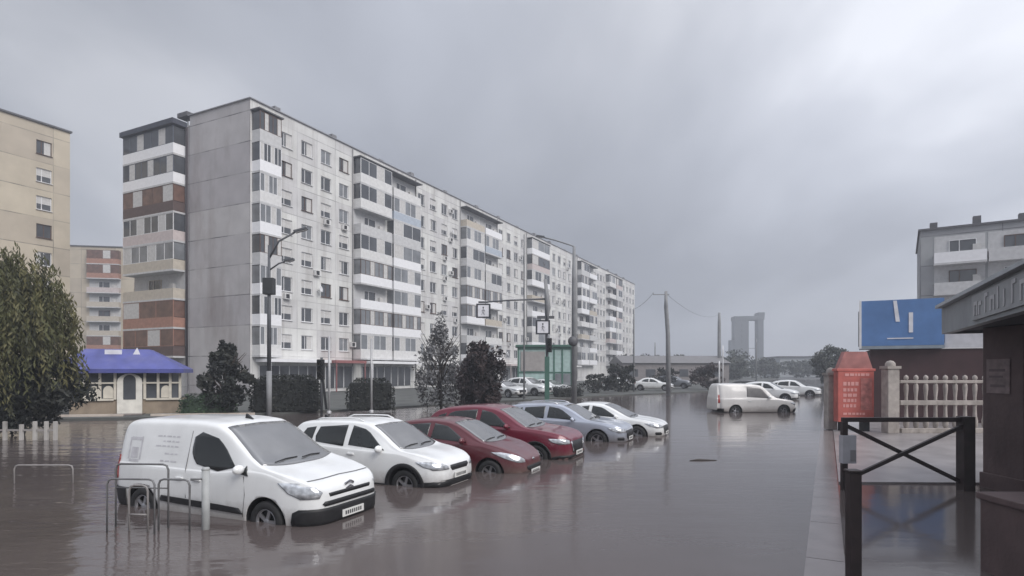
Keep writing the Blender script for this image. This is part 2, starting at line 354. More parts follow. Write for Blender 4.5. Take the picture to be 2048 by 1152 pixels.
P0 = Vector((-24.3, 55.7, 0.1))
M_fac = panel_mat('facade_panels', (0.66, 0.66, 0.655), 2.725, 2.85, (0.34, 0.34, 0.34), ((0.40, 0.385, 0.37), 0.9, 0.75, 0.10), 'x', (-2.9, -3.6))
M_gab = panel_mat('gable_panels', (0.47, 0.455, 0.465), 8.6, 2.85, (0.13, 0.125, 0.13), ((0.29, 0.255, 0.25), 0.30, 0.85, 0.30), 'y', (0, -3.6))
M_roof = mat('roof_edge', (0.10, 0.10, 0.11), 0.8)
FH, Z0, NF = 2.85, 3.6, 8
def main_block():
    b = thing('apartment_block', 'long nine storey grey panel apartment block with white glazed balconies behind the parked cars', 'apartment building', P0, STREET)
    LEN, DEP = 134.0, 17.6; H = Z0 + FH * NF
    zones = [('b', 0, 2.9, 1), ('w', 2.9, 13.8, 4), ('b', 13.8, 25.8, 2), ('w', 25.8, 37, 4), ('b', 37, 48.5, 2), ('w', 48.5, 60, 4), ('b', 60, 68.5, 1), ('w', 68.5, 86, 6), ('b', 86, 97, 2), ('w', 97, 106.5, 4), ('b', 106.5, 118, 2), ('w', 118, LEN, 5)]
    m = MB(); xs = []; wcol = []
    for z in zones:
        for i in range(z[3]):
            xs.append(z[1] + (z[2] - z[1]) * i / z[3]); wcol.append(z[0] == 'w')
    xs.append(LEN)
    zs = [0, Z0] + [Z0 + FH * (k + 1) for k in range(NF)] + [H + 1.1]
    def opening(i, k):
        if not wcol[i] or k < 1 or k > NF: return None
        c = (xs[i] + xs[i + 1]) / 2; w2 = .75
        return (c - w2, c + w2, zs[k] + .80, zs[k] + 2.25)
    spots = wall_grid(m, xs, zs, opening)
    fac = m.build('facade', M_fac, b, fix=False)
    # gable end, back, far end, roof
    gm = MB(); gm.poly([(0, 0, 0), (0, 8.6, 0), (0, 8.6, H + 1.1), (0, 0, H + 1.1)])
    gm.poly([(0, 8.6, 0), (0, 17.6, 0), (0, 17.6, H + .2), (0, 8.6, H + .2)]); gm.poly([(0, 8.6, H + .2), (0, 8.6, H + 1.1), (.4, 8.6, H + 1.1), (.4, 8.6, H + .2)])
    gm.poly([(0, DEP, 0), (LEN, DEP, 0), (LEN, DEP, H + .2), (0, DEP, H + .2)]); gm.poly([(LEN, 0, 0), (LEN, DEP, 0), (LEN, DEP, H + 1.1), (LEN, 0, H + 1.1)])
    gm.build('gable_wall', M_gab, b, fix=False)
    rf = MB(); rf.box(.35, LEN - .3, .35, DEP - .3, H - .3, H + .15); rf.build('roof', M_roof, b)
    cp = MB(); cp.box(-.12, LEN + .1, -.14, .32, H + 1.1, H + 1.2); cp.box(-.12, .32, .32, 8.7, H + 1.1, H + 1.2); cp.build('coping', mat('coping', (0.22, 0.22, 0.24), .7), b)
    rng = random.Random(3)
    for i in range(17):
        x = 4 + i * 7.6 + rng.uniform(-1, 1); v = MB(); v.box(x, x + .7, .7, 1.5, H + .15, H + rng.uniform(1.75, 2.1)); v.build('roof_vent', mat('vent', (0.2, 0.2, 0.21), .8), b)
    an = MB(); an.box(-.1, .9, 8.9, 10.4, H + 1.2, H + 1.65); an.tube([(.3, 9.3, H), (.3, 9.3, H + 1.2)], .05); an.build('roof_hatch', M_roof, b)
    # windows: the hundred nearest are parts, the far rest one part
    sets = wset(1.5, 1.45); rng = random.Random(11)
    spots.sort(key=lambda s: s[0])
    far = MB(); fm = [PVC, GLASS, CURT, GLASS2]
    for n, (x, y, z, ww, hh, i, k) in enumerate(spots):
        v = rng.choice([0, 0, 1, 1, 2, 3, 3, 4, 4, 5, 6, 6, 7])
        if n < 100: place(sets[v], 'window', b, (x, y, z))
        else:
            q = window_mesh(1.5, 1.45, ['clear', 'curtain', 'clear', 'half', 'blind', 'curtain', 'pale', 'clear'][v], rng.random())
            far.f += [tuple(len(far.v) + a for a in f) for f in q.f]; far.v += [(p[0] + x, p[1] + y, p[2] + z) for p in q.v]; far.m += q.m; far.sm += q.sm
    tag(far.build('window', fm, b), kind='stuff')
    # air conditioners, satellite dishes and a few rain pipes on the facade
    rng = random.Random(8); wx = [s for s in spots if s[0] < 90]
    for (x, y, z, ww, hh, i, k) in rng.sample(wx, 34):
        a = MB(); x0 = x + rng.choice((-1.0, 1.6, .3)); z0 = z + rng.choice((-.75, .2, .5)) if x0 != x + .3 else z - .8; a.box(x0, x0 + .8, -.36, -.06, z0, z0 + .55, 0); a.box(x0 + .1, x0 + .55, -.364, -.361, z0 + .06, z0 + .49, 1); a.box(x0 + .1, x0 + .14, -.06, -.003, z0 + .1, z0 + .16, 1); a.box(x0 + .6, x0 + .64, -.06, -.003, z0 + .1, z0 + .16, 1); a.build('air_conditioner', [BAL_COL['pale'], DARK], b)
    for (x, y, z, ww, hh, i, k) in rng.sample(wx, 9):
        mx = Matrix.Translation((x - .55, -.45, z + .7)) @ Matrix.Rotation(R(75), 4, 'X') @ Matrix.Rotation(R(15), 4, 'Y'); a = MB(); a.lathe([(.001, 0), (.2, .02), (.36, .09), (.36, .10), (.2, .035), (.001, .015)], 16, 0, mx); a.tube([(x - .55, -.44, z + .68), (x - .55, -.003, z + .5)], .03, 6); a.build('satellite_dish', PVC, b)
    for x in (13.78, 25.85, 36.95, 48.55, 59.95, 86.05):
        a = MB(); a.tube([(x, -.08, .3), (x, -.08, H + .9)], .07, 8); a.build('rain_pipe', mat('rain_pipe', (0.22, 0.22, 0.225), .6), b)
    # balconies on the facade
    sp = [('white', PVC, True, 4, 1), ('white', PVC, True, 6, 0), ('grey', PVC, False, 4, 0), ('pale', PVC, True, 5, 1), ('grey', WOOD, True, 5, 0), ('white', PVC, True, 3, 1), ('pale', PVC, False, 4, 0), ('white', PVC, False, 4, 0), ('pale', PVC, True, 4, 0), ('blue', PVC, True, 5, 1), ('pink', WOOD, True, 3, 0), ('beige', PVC, False, 4, 0), ('white', WOOD, True, 7, 1), ('pale', WOOD, False, 4, 0), ('grey', PVC, True, 3, 0)]
    rng = random.Random(21); first = True
    for z in zones:
        if z[0] != 'b': continue
        wd = (z[2] - z[1]) / z[3]
        vs = balcony_variants(wd - .35, FH, 1.1, sp)
        for i in range(z[3]):
            for k in range(NF):
                v = rng.randrange(len(sp))
                if first: v = [3, 1, 0, 4, 0, 3, 1, 4][k]
                place(vs[v], 'balcony', b, (z[1] + wd * i + .17, 0, Z0 + FH * k))
            first = False
        rr = MB(); rr.box(z[1], z[2], -1.2, -.004, H + .0, H + .12); rr.build('balcony_roof', M_roof, b)
    # gable balconies (face -x): rows from the ground up
    rows = [('brown', mat('rust_frame', (0.30, 0.15, 0.11), .6), True, 4, 0), ('orange', mat('rust_frame', (0.30, 0.15, 0.11), .6), True, 3, 0), ('beige', BAL_COL['beige'], False, 4, 0), ('beige', PVC, True, 6, 1), ('pink', PVC, True, 7, 0), ('brown', WOOD, True, 5, 0), ('white', mat('slate_frame', (0.10, 0.11, 0.14), .5), True, 8, 0), ('white', mat('slate_frame', (0.10, 0.11, 0.14), .5), True, 7, 0)]
    for k, r in enumerate(rows):
        me = balcony_variants(8.2, FH, 1.3, [r])[0]
        place(me, 'balcony', b, (0, 17.45, Z0 + FH * k), R(-90))
    br = MB(); br.box(-1.55, -.004, 9.0, 17.6, H, H + .5); br.build('balcony_roof', mat('slate_roof', (0.05, 0.055, 0.075), .7), b)
    dp = MB(); dp.tube([(-.09, 8.85, .2), (-.09, 8.85, H)], .07); dp.tube([(-.09, 9.05, .2), (-.09, 9.05, H)], .05); dp.build('drainpipe', mat('drain', (0.06, 0.05, 0.055), .6), b)
    # ground floor: shopfronts and canopies
    rng = random.Random(5)
    for i, (x0, x1, col) in enumerate(((.6, 8.5, 'white'), (9.2, 14, 'pink'), (15, 25, 'white'), (28, 36, 'pale'), (39, 47, 'white'), (50, 58, 'pink'), (70, 84, 'pale'))):
        c = MB(); c.box(x0, x1, -1.9, -.004, 3.05, 3.35); c.box(x0 + .1, x0 + .2, -1.85, -1.75, 0, 3.05); c.box(x1 - .2, x1 - .1, -1.85, -1.75, 0, 3.05)
        c.build('canopy', BAL_COL[col] if i != 1 else mat('red_canopy', (0.30, 0.12, 0.12), .6), b)
        s = MB(); s.box(x0 + .3, x1 - .3, -.08, -.004, .35, 2.7, 1)
        n = int((x1 - x0) / 1.3)
        for q in range(n + 1):
            x = x0 + .3 + (x1 - x0 - .6) * q / n; s.box(x - .05, x + .05, -.11, -.081, .35, 2.7, 0)
        s.build('shopfront', [PVC, GLASS], b)
    for (px, z1) in ((1.45, 0),):
        pass
    return b
main_block()

def simple_block(name, label, cat, loc, rz, LEN, DEP, floors, fh, z0, cols, balc, col, name_m, top=1.0, seam=(0.2, 0.18, 0.15), wsize=(1.4, 1.4), bspec=None, seed=1, dark_top=True):
    b = thing(name, label, cat, loc, rz); H = z0 + fh * floors
    m = MB(); xs = sorted(set([0, LEN] + [c for q in cols for c in q] + [c for q in balc for c in q]))
    cs = set(cols)
    zs = [0, z0] + [z0 + fh * (k + 1) for k in range(floors)] + [H + top]
    def opening(i, k):
        if (xs[i], xs[i + 1]) not in cs or k < 1 or k > floors: return None
        c = (xs[i] + xs[i + 1]) / 2
        return (c - wsize[0] / 2, c + wsize[0] / 2, zs[k] + .85, zs[k] + .85 + wsize[1])
    spots = wall_grid(m, xs, zs, opening)
    for (A, B) in (((0, 0), (0, DEP)), ((0, DEP), (LEN, DEP)), ((LEN, 0), (LEN, DEP))):
        m.poly([(A[0], A[1], 0), (B[0], B[1], 0), (B[0], B[1], H + top), (A[0], A[1], H + top)])
    m.build('wall', panel_mat(name_m, col, 6.1, fh, seam, (tuple(c * .72 for c in col), 0.25, 0.5), 'x', (0, -z0)), b, fix=False)
    r = MB(); r.box(.2, LEN - .2, .2, DEP - .2, H - .2, H + .2); r.box(-.15, LEN + .15, -.18, DEP + .15, H + top, H + top + .18); r.build('roof', M_roof if dark_top else mat('pale_roof', (0.3, 0.3, 0.31), .8), b)
    ws = wset(*wsize); rng = random.Random(seed)
    for (x, y, z, ww, hh, i, k) in spots: place(rng.choice(ws), 'window', b, (x, y, z))
    for (a, c) in balc:
        vs = balcony_variants(c - a - .1, fh, 1.1, bspec)
        for k in range(floors): place(rng.choice(vs), 'balcony', b, (a + .05, 0, z0 + fh * k))
    return b
# left beige block: its facade runs with the street and ends at (-47, 63.8)
far_end = Vector((-47, 63.8, 0.1)); o = far_end - D * 26
simple_block('apartment_block', 'tall cream panel apartment block at the left edge behind the tree', 'apartment building', o, STREET, 26, 13, 9, 2.85, .75,
             [(22.2, 25.0), (10, 13), (13, 16)], [(2, 8)], (0.52, 0.46, 0.37), 'cream_panels', top=1.1,
             bspec=[('beige', PVC, True, 4, 1), ('beige', WOOD, False, 4, 0)], seed=4)
# block far behind, between the two, with a stack of beige balconies facing the camera
simple_block('apartment_block', 'distant cream block with one stack of beige balconies between the two nearer blocks', 'apartment building', (-91.5, 118, 0.1), R(10), 18.5, 13, 9, 2.85, 0.6,
             [(.3, 6.0), (14.5, 18.2)], [(7.5, 13.4)], (0.50, 0.44, 0.35), 'cream_panels_far', top=.7, wsize=(1.3, 1.4),
             bspec=[('beige', PVC, False, 4, 0), ('orange', WOOD, True, 4, 0), ('pink', PVC, False, 5, 0), ('beige', WOOD, False, 4, 0)], seed=9)
# grey five storey block on the right
rb = simple_block('apartment_block', 'grey five storey apartment block above the blue kiosk roof', 'apartment building', (38.9, 57.2, 0.1), R(-33), 60, 13, 5, 2.8, .9,
             [(9.2, 12.0), (12.0, 14.8), (21, 24), (24, 27), (36, 39), (39, 42)], [(1.0, 5.0), (5.0, 9.0), (15.2, 20.6), (28, 34)], (0.36, 0.37, 0.385), 'grey_panels', top=.6, seam=(0.14, 0.14, 0.15),
             bspec=[('pale', PVC, False, 4, 0), ('pale', WOOD, False, 4, 0), ('white', PVC, False, 4, 0), ('pale', PVC, True, 4, 0), ('grey', WOOD, False, 4, 0)], seed=12)
for i in range(6):
    v = MB(); x = .8 + i * 3.3; v.box(x, x + .6, 1, 1.7, 15.1, 16.4 + (i % 2) * .2); v.build('roof_vent', M_roof, rb)
v = MB(); v.box(13.5, 30, .3, 10, 15.0, 16.9); v.build('roof_house', mat('roof_house', (0.33, 0.34, 0.36), .8), rb)

# ------------------------------------------------------------------ cars
TYRE = mat('tyre', (0.018, 0.018, 0.019), 0.75, var=0.2, scale=12)
RIM = mat('alloy_rim', (0.42, 0.42, 0.44), 0.3, 0.8, var=0.1)
CARGLASS = mat('car_glass', (0.018, 0.021, 0.022), 0.04, var=0.25, scale=2.5, spec=0.7)
SCREEN = mat('windscreen_glass', (0.135, 0.137, 0.142), 0.06, var=0.15, scale=2.0, spec=1.0, ior=1.75)
BLACKP = mat('black_plastic', (0.016, 0.016, 0.018), 0.55, var=0.2, scale=10)
LAMP = mat('headlamp', (0.50, 0.52, 0.55), 0.12, 0.35, var=0.35, scale=14, spec=0.8)
TAIL = mat('tail_lamp', (0.28, 0.012, 0.012), 0.2, spec=0.8)
CHROME = mat('chrome', (0.6, 0.6, 0.62), 0.15, 1.0, var=0.05)
PLATE = mat('plate', (0.72, 0.72, 0.70), 0.5, var=0.05)
INK = mat('plate_ink', (0.06, 0.06, 0.065), 0.6)
def paint(name, col, metal=0.0, rough=0.32):
    m = mat(name, col, rough, metal, var=0.05, scale=1.3, coat=0.7, dirt=(tuple(c * .7 + .02 for c in col), 2.2, 0.35)); t = m.node_tree; b = t.nodes['Principled BSDF']
    src = b.inputs['Base Color'].links[0].from_socket; co = t.nodes.new('ShaderNodeTexCoord'); sp = t.nodes.new('ShaderNodeSeparateXYZ'); t.links.new(co.outputs['Object'], sp.inputs[0])
    n = t.nodes.new('ShaderNodeTexNoise'); n.inputs['Scale'].default_value = 5; n.inputs['Detail'].default_value = 7; n.inputs['Roughness'].default_value = .7; t.links.new(co.outputs['Object'], n.inputs['Vector'])
    f = ramp(t, math_node(t, 'MULTIPLY_ADD', n.outputs[0], .32, math_node(t, 'SUBTRACT', 0.78, sp.outputs[2])), [(0.36, (0, 0, 0)), (0.62, (.62,) * 3)])   # splashed mud above the water line
    mx = t.nodes.new('ShaderNodeMix'); mx.data_type = 'RGBA'; t.links.new(f, mx.inputs['Factor']); t.links.new(src, mx.inputs['A']); mx.inputs['B'].default_value = (0.20, 0.165, 0.145, 1)
    t.links.new(mx.outputs['Result'], b.inputs['Base Color']); return m
PAINTS = {'white': paint('white_paint', (0.78, 0.79, 0.79)), 'wine': paint('wine_red_paint', (0.105, 0.016, 0.024), .15), 'red': paint('crimson_paint', (0.145, 0.008, 0.026), .1),
          'silver': paint('silver_blue_paint', (0.40, 0.43, 0.50), .35), 'cream': paint('off_white_paint', (0.70, 0.68, 0.66)), 'black': paint('black_paint', (0.02, 0.02, 0.022)), 'grey': paint('grey_paint', (0.2, 0.21, 0.23), .3)}
class Body:
    def __init__(s, sp):
        s.sp = sp; s.L = sp['L']; xs = []
        x = 0.0
        while x > -s.L + 1e-6:
            xs.append(x); e = min(-x, s.L + x); x -= 0.012 if e < .06 else 0.03 if e < .5 else 0.055
        xs.append(-s.L); s.xs = xs; s.cache = {}
    def section(s, x):
        k = round(x, 4)
        if k in s.cache: return s.cache[k]
        sp = s.sp; zb = interp(sp['sill'], x); wb = interp(sp['plan'], x); top = interp(sp['top'], x); belt = min(interp(sp['belt'], x), top - .03)
        h = top - belt; ins = sp['tumble'] * h; e = min(sp.get('edge', .11), h * .55); zm = zb + .52 * (belt - zb)
        wt = wb - .035 - ins
        P = [(0, zb), (wb - .12, zb), (wb - .035, zb + .04), (wb - .012, zb + .5 * (zm - zb)), (wb, zm), (wb - .004, zm + .5 * (belt - zm)), (wb - .018, belt - .03), (wb - .035, belt),
             (wb - .035 - ins * .45, belt + (h - e) * .5), (wt, top - e), (wt - e * .22, top - e * .55), (wt - e * .7, top - e * .26), (wt - e * 1.6, top - e * .12), (wt * .5, top - .012), (0, top)]
        out = []
        for i in range(len(P) - 1):
            n = 3 if i > 0 else 1
            p0 = P[max(i - 1, 0)]; p1 = P[i]; p2 = P[i + 1]; p3 = P[min(i + 2, len(P) - 1)]
            for q in range(n):
                t = q / n
                f = lambda a, b, c, d: b + .5 * t * (c - a + t * (2 * a - 5 * b + 4 * c - d + t * (3 * (b - c) + d - a))) * .6 + (c - b) * t * .4 if i > 1 else b + (c - b) * t
                out.append((f(p0[0], p1[0], p2[0], p3[0]), f(p0[1], p1[1], p2[1], p3[1])))
        out.append(P[-1]); s.cache[k] = out
        return out
    def y_at(s, x, z):
        q = s.section(x); best = 0
        for (a, b) in zip(q, q[1:]):
            if min(a[1], b[1]) <= z <= max(a[1], b[1]) and abs(a[1] - b[1]) > 1e-7:
                best = max(best, a[0] + (b[0] - a[0]) * (z - a[1]) / (b[1] - a[1]))
        return best
    def z_at(s, x, y):
        q = s.section(x); best = 0
        for (a, b) in zip(q, q[1:]):
            if min(a[0], b[0]) <= y <= max(a[0], b[0]) and abs(a[0] - b[0]) > 1e-7:
                best = max(best, a[1] + (b[1] - a[1]) * (y - a[0]) / (b[0] - a[0]))
        return best
    def outline(s, z):
        pts = []
        for x in s.xs:
            q = s.section(x)
            if q[0][1] < z < q[-1][1]:
                y = s.y_at(x, z)
                if not pts: pts.append((x, 0.0))
                pts.append((x, y))
            elif pts and x < -s.L * .5: break
        pts.append((pts[-1][0], 0.0)); return pts
    def mesh(s):
        m = MB(); rings = []
        for x in s.xs:
            q = s.section(x); full = [(-y, z) for (y, z) in q[:0:-1]][:]  # right side from the top down
            ring = [(x, y, z) for (y, z) in q] + [(x, -y, z) for (y, z) in q[-2:0:-1]]
            rings.append(m.verts(ring)); n = len(ring)
        for a, b in zip(rings, rings[1:]):
            for i in range(n):
                j = (i + 1) % n; m.face((a + i, a + j, b + j, b + i), 0, True)
        m.face([rings[0] + i for i in range(n)], 0); m.face([rings[-1] + i for i in range(n)][::-1], 0)
        return m
def side_patch(B, poly, sgn, off=.006, nz=7, nx=16):
    """convex polygon (x,z) laid on the flank of the body"""
    z0 = min(p[1] for p in poly); z1 = max(p[1] for p in poly); rows = []
    for k in range(nz + 1):
        z = z0 + (z1 - z0) * k / nz; zz = min(max(z, z0 + 1e-4), z1 - 1e-4); xs = []
        for a, b in zip(poly, poly[1:] + poly[:1]):
            if min(a[1], b[1]) <= zz <= max(a[1], b[1]) and a[1] != b[1]: xs.append(a[0] + (b[0] - a[0]) * (zz - a[1]) / (b[1] - a[1]))
        xa, xb = max(xs), min(xs)
        rows.append([(xa + (xb - xa) * i / nx, sgn * (B.y_at(xa + (xb - xa) * i / nx, z) + off), z) for i in range(nx + 1)])
    return MB().grid(rows)
def wrap_patch(B, rows, off=.006, n=14, both=False):
    """rows (z, s0, s1): arc length along the outline from the front centre (negative = right side)"""
    g_ = []
    for (z, s0, s1) in rows:
        pts = B.outline(z); acc = [0]
        for a, b in zip(pts, pts[1:]): acc.append(acc[-1] + math.hypot(b[0] - a[0], b[1] - a[1]))
        r = []
        for i in range(n + 1):
            t = s0 + (s1 - s0) * i / n; u = min(abs(t), acc[-1] - 1e-6); sg = 1 if t >= 0 else -1
            k = next(j for j in range(len(acc) - 1) if acc[j] <= u <= acc[j + 1]); f = (u - acc[k]) / max(1e-9, acc[k + 1] - acc[k])
            x = pts[k][0] + (pts[k + 1][0] - pts[k][0]) * f; y = pts[k][1] + (pts[k + 1][1] - pts[k][1]) * f
            k2 = min(k + 1, len(pts) - 2); d = Vector((pts[k2 + 1][0] - pts[max(k - 1, 0)][0], pts[k2 + 1][1] - pts[max(k - 1, 0)][1]))
            nrm = Vector((d.y, -d.x)); nrm = nrm.normalized() if nrm.length > 1e-6 else Vector((1, 0))
            r.append((x + nrm.x * off, sg * (y + nrm.y * off), z))
        g_.append(r)
    return MB().grid(g_)
def screen_patch(B, xa, xb, fa, fb, off=.006, n=10, bow=.0):
    rows = []
    for k in range(n + 1):
        x = xa + (xb - xa) * k / n; f = fa + (fb - fa) * k / n; r = []
        for i in range(15):
            t = -1 + 2 * i / 14; y = t * f; xx = x + bow * (1 - t * t) * (1 - k / n)
            r.append((xx + off * .6, y, B.z_at(xx, abs(y)) + off * .8))
        rows.append(r)
    return MB().grid(rows)
def solid(m, t):
    """give a patch a thickness behind it (solidify)"""
    return t
def add_patch(m, name, mats, parent, th=.004):
    o = m.build(name, mats, parent); md = o.modifiers.new('thick', 'SOLIDIFY'); md.thickness = th; md.offset = 0
    return o
def wheel(parent, x, y, r, w_, rim_mat, n=5):
    sgn = 1 if y > 0 else -1
    e = bpy.data.objects.new('wheel', None); C.objects.link(e); e.parent = parent; e.location = (x, y, r); e.empty_display_size = .1
    mx = Matrix.Rotation(R(-90 * sgn), 4, 'X')
    t = MB(); hw = w_ / 2
    t.lathe([(r * .62, -hw), (r * .94, -hw), (r, -hw * .7), (r, hw * .7), (r * .94, hw), (r * .66, hw), (r * .62, hw * .9), (r * .62, -hw)], 36, 0, mx)
    t.build('tyre', TYRE, e)
    d = MB(); d.lathe([(r * .62, hw * .85), (r * .60, hw * .95), (r * .55, hw * .4)], 36, 0, mx); d.lathe([(r * .16, hw * .72), (r * .1, hw * .78), (.001, hw * .78)], 20, 0, mx)
    d.lathe([(r * .56, hw * .1), (.001, hw * .1)], 24, 1, mx)
    for i in range(n):
        a = 2 * math.pi * i / n
        rot = mx @ Matrix.Rotation(a, 4, 'Z'); d.box(r * .10, r * .585, -r * .085, r * .085, hw * .45, hw * .72, 0, rot)
    d.build('rim', [rim_mat, BLACKP], e)
    return e
def make_car(name, label, cat, loc, yaw, sp, group=None):
    root = thing(name, label, cat, loc, yaw, group); B = Body(sp); pm = PAINTS[sp['paint']]
    me = B.mesh().mesh('body', [pm, BLACKP]); bo = bpy.data.objects.new('body', me)
    b = bmesh.new(); b.from_mesh(me); bmesh.ops.recalc_face_normals(b, faces=b.faces); b.to_mesh(me); b.free()
    C.objects.link(bo)
    r = sp['r']; hw = sp['W'] / 2
    # cut the wheel wells
    cut = MB()
    for ax in (sp['fa'], sp['ra']):
        for sg in (1, -1):
            mx = Matrix.Translation((ax, sg * (hw - .10), r)) @ Matrix.Rotation(R(90), 4, 'X'); n = 40; R1 = r + sp.get('well', .06)
            i = cut.verts([mx @ Vector((R1 * math.cos(2 * math.pi * q / n), R1 * math.sin(2 * math.pi * q / n), zz)) for zz in (-.17, .17) for q in range(n)])
            for q in range(n): cut.face((i + q, i + (q + 1) % n, i + n + (q + 1) % n, i + n + q), 1)
            cut.face([i + q for q in range(n)][::-1], 1); cut.face([i + n + q for q in range(n)], 1)
    co = cut.build('cut', [pm, BLACKP])
    md = bo.modifiers.new('wells', 'BOOLEAN'); md.operation = 'DIFFERENCE'; md.object = co; md.solver = 'EXACT'
    try: md.material_mode = 'TRANSFER'
    except Exception: pass
    dg = bpy.context.evaluated_depsgraph_get(); nm = bpy.data.meshes.new_from_object(bo.evaluated_get(dg))
    bo.modifiers.clear(); bo.data = nm; nm.name = 'body'; bpy.data.objects.remove(co, do_unlink=True); bpy.data.meshes.remove(me)
    if len(nm.materials) < 2:
        nm.materials.clear(); nm.materials.append(pm); nm.materials.append(BLACKP)
    # dark cladding below the painted sides: faces under the clad line
    bo.parent = root
    for ax in (sp['fa'], sp['ra']):
        for sg in (1, -1): wheel(root, ax, sg * (hw - .115), r, .2, sp.get('rim', RIM), sp.get('spokes', 5))
    s_ = sp['screen']; add_patch(screen_patch(B, *s_, bow=sp.get('bow', .06)), 'windscreen', SCREEN, root)
    if sp.get('rear_screen'):
        add_patch(screen_patch(B, *sp['rear_screen']), 'rear_window', CARGLASS, root)
    for poly in sp['windows']:
        for sg in (1, -1): add_patch(side_patch(B, poly, sg), 'side_window', sp.get('glass', CARGLASS), root)
    for (nm_, rows, mt, off) in sp.get('wraps', []):
        add_patch(wrap_patch(B, rows, off), nm_, mt, root, .008)
        if rows[0][1] > 0: add_patch(wrap_patch(B, [(z, -a, -c) for (z, a, c) in rows], off), nm_, mt, root, .008)
    for (nm_, poly, mt, off) in sp.get('sides', []):
        for sg in (1, -1): add_patch(side_patch(B, poly, sg, off), nm_, mt, root, .01)
    if sp.get('arch'):
        for ax in (sp['fa'], sp['ra']):
            for sg in (1, -1):
                rows = []
                for rr in (r + .05, r + .05 + sp['arch'] * .6, r + .05 + sp['arch']):
                    rows.append([(ax + rr * math.cos(t), sg * (B.y_at(ax + rr * math.cos(t), max(.26, r + rr * math.sin(t))) + (.02 if rr < r + .1 + sp['arch'] * .5 else .008)), r + rr * math.sin(t)) for t in [R(-12 + 204 * i / 24) for i in range(25)]])
                add_patch(MB().grid(rows), 'wheel_arch_trim', BLACKP, root, .012)
    # number plate, with illegible dark characters
    px, pz = sp['plate']; p = MB(); p.box(px, px + .015, -.26, .26, pz - .055, pz + .055, 0)
    for i in range(8): y = -.2 + i * .052; p.box(px + .0152, px + .017, y, y + .032, pz - .03, pz + .03, 1)
    p.build('number_plate', [PLATE, INK], root)
    for sg in (1, -1):       # mirrors and handles
        x, z = sp['mirror']; y = sg * (B.y_at(x, z) + .10); mm = MB()
        rows = []
        for i in range(9):
            a = math.pi * i / 8; rows.append([(x + .07 * math.cos(a) * .9, y + .105 * math.sin(a) * math.cos(2 * math.pi * j / 12), z + .075 * math.sin(a) * math.sin(2 * math.pi * j / 12)) for j in range(13)])
        mm.grid(rows); mm.box(x - .02, x + .03, min(y - sg * .12, y - sg * .02), max(y - sg * .12, y - sg * .02), z - .05, z - .01)
        mm.build('mirror', sp.get('mirror_mat', pm), root)
        for (hx, hz) in sp.get('handles', []):
            h = MB(); yy = B.y_at(hx, hz); h.box(hx - .08, hx + .08, sg * yy - .004 if sg > 0 else -yy - .03, sg * yy + .03 if sg > 0 else -yy + .004, hz - .018, hz + .018)
            h.build('door_handle', sp.get('handle_mat', pm), root, bevel=.006)
    if sp.get('rails'):
        for sg in (1, -1):
            x0, x1 = sp['rails']; t = MB(); ys = [sg * (interp(sp['plan'], x) - .035 - sp['tumble'] * (interp(sp['top'], x) - interp(sp['belt'], x)) - .12) for x in (x0, x1)]
            pts = []
            for i in range(9):
                x = x0 + (x1 - x0) * i / 8; y = ys[0] + (ys[1] - ys[0]) * i / 8; pts.append((x, y, B.z_at(x, abs(y)) + (.045 if 0 < i < 8 else .0)))
            t.tube(pts, .016, 6); t.build('roof_rail', sp.get('rail_mat', BLACKP), root)
    if sp.get('fin'):
        x = sp['fin']; f = MB(); z = B.z_at(x, 0.0) - .005; f.prism([(x - .08, -.02, z), (x + .09, -.02, z), (x - .06, -.02, z + .09)], (0, .04, 0)); f.build('antenna', BLACKP, root)
    # wipers
    x0 = s_[0]; wz = MB()
    for (ya, yb) in ((-.55, -.02), (.05, .52)):
        wz.tube([(x0 + .03, ya, B.z_at(x0, abs(ya)) + .02), (x0 - .02, (ya + yb) / 2, B.z_at(x0 - .03, abs((ya + yb) / 2)) + .022), (x0 - .02, yb, B.z_at(x0 - .02, abs(yb)) + .02)], .010, 5)
    wz.build('wiper', BLACKP, root)
    return root, B

YAW = R(-24.0); GZ = -0.30
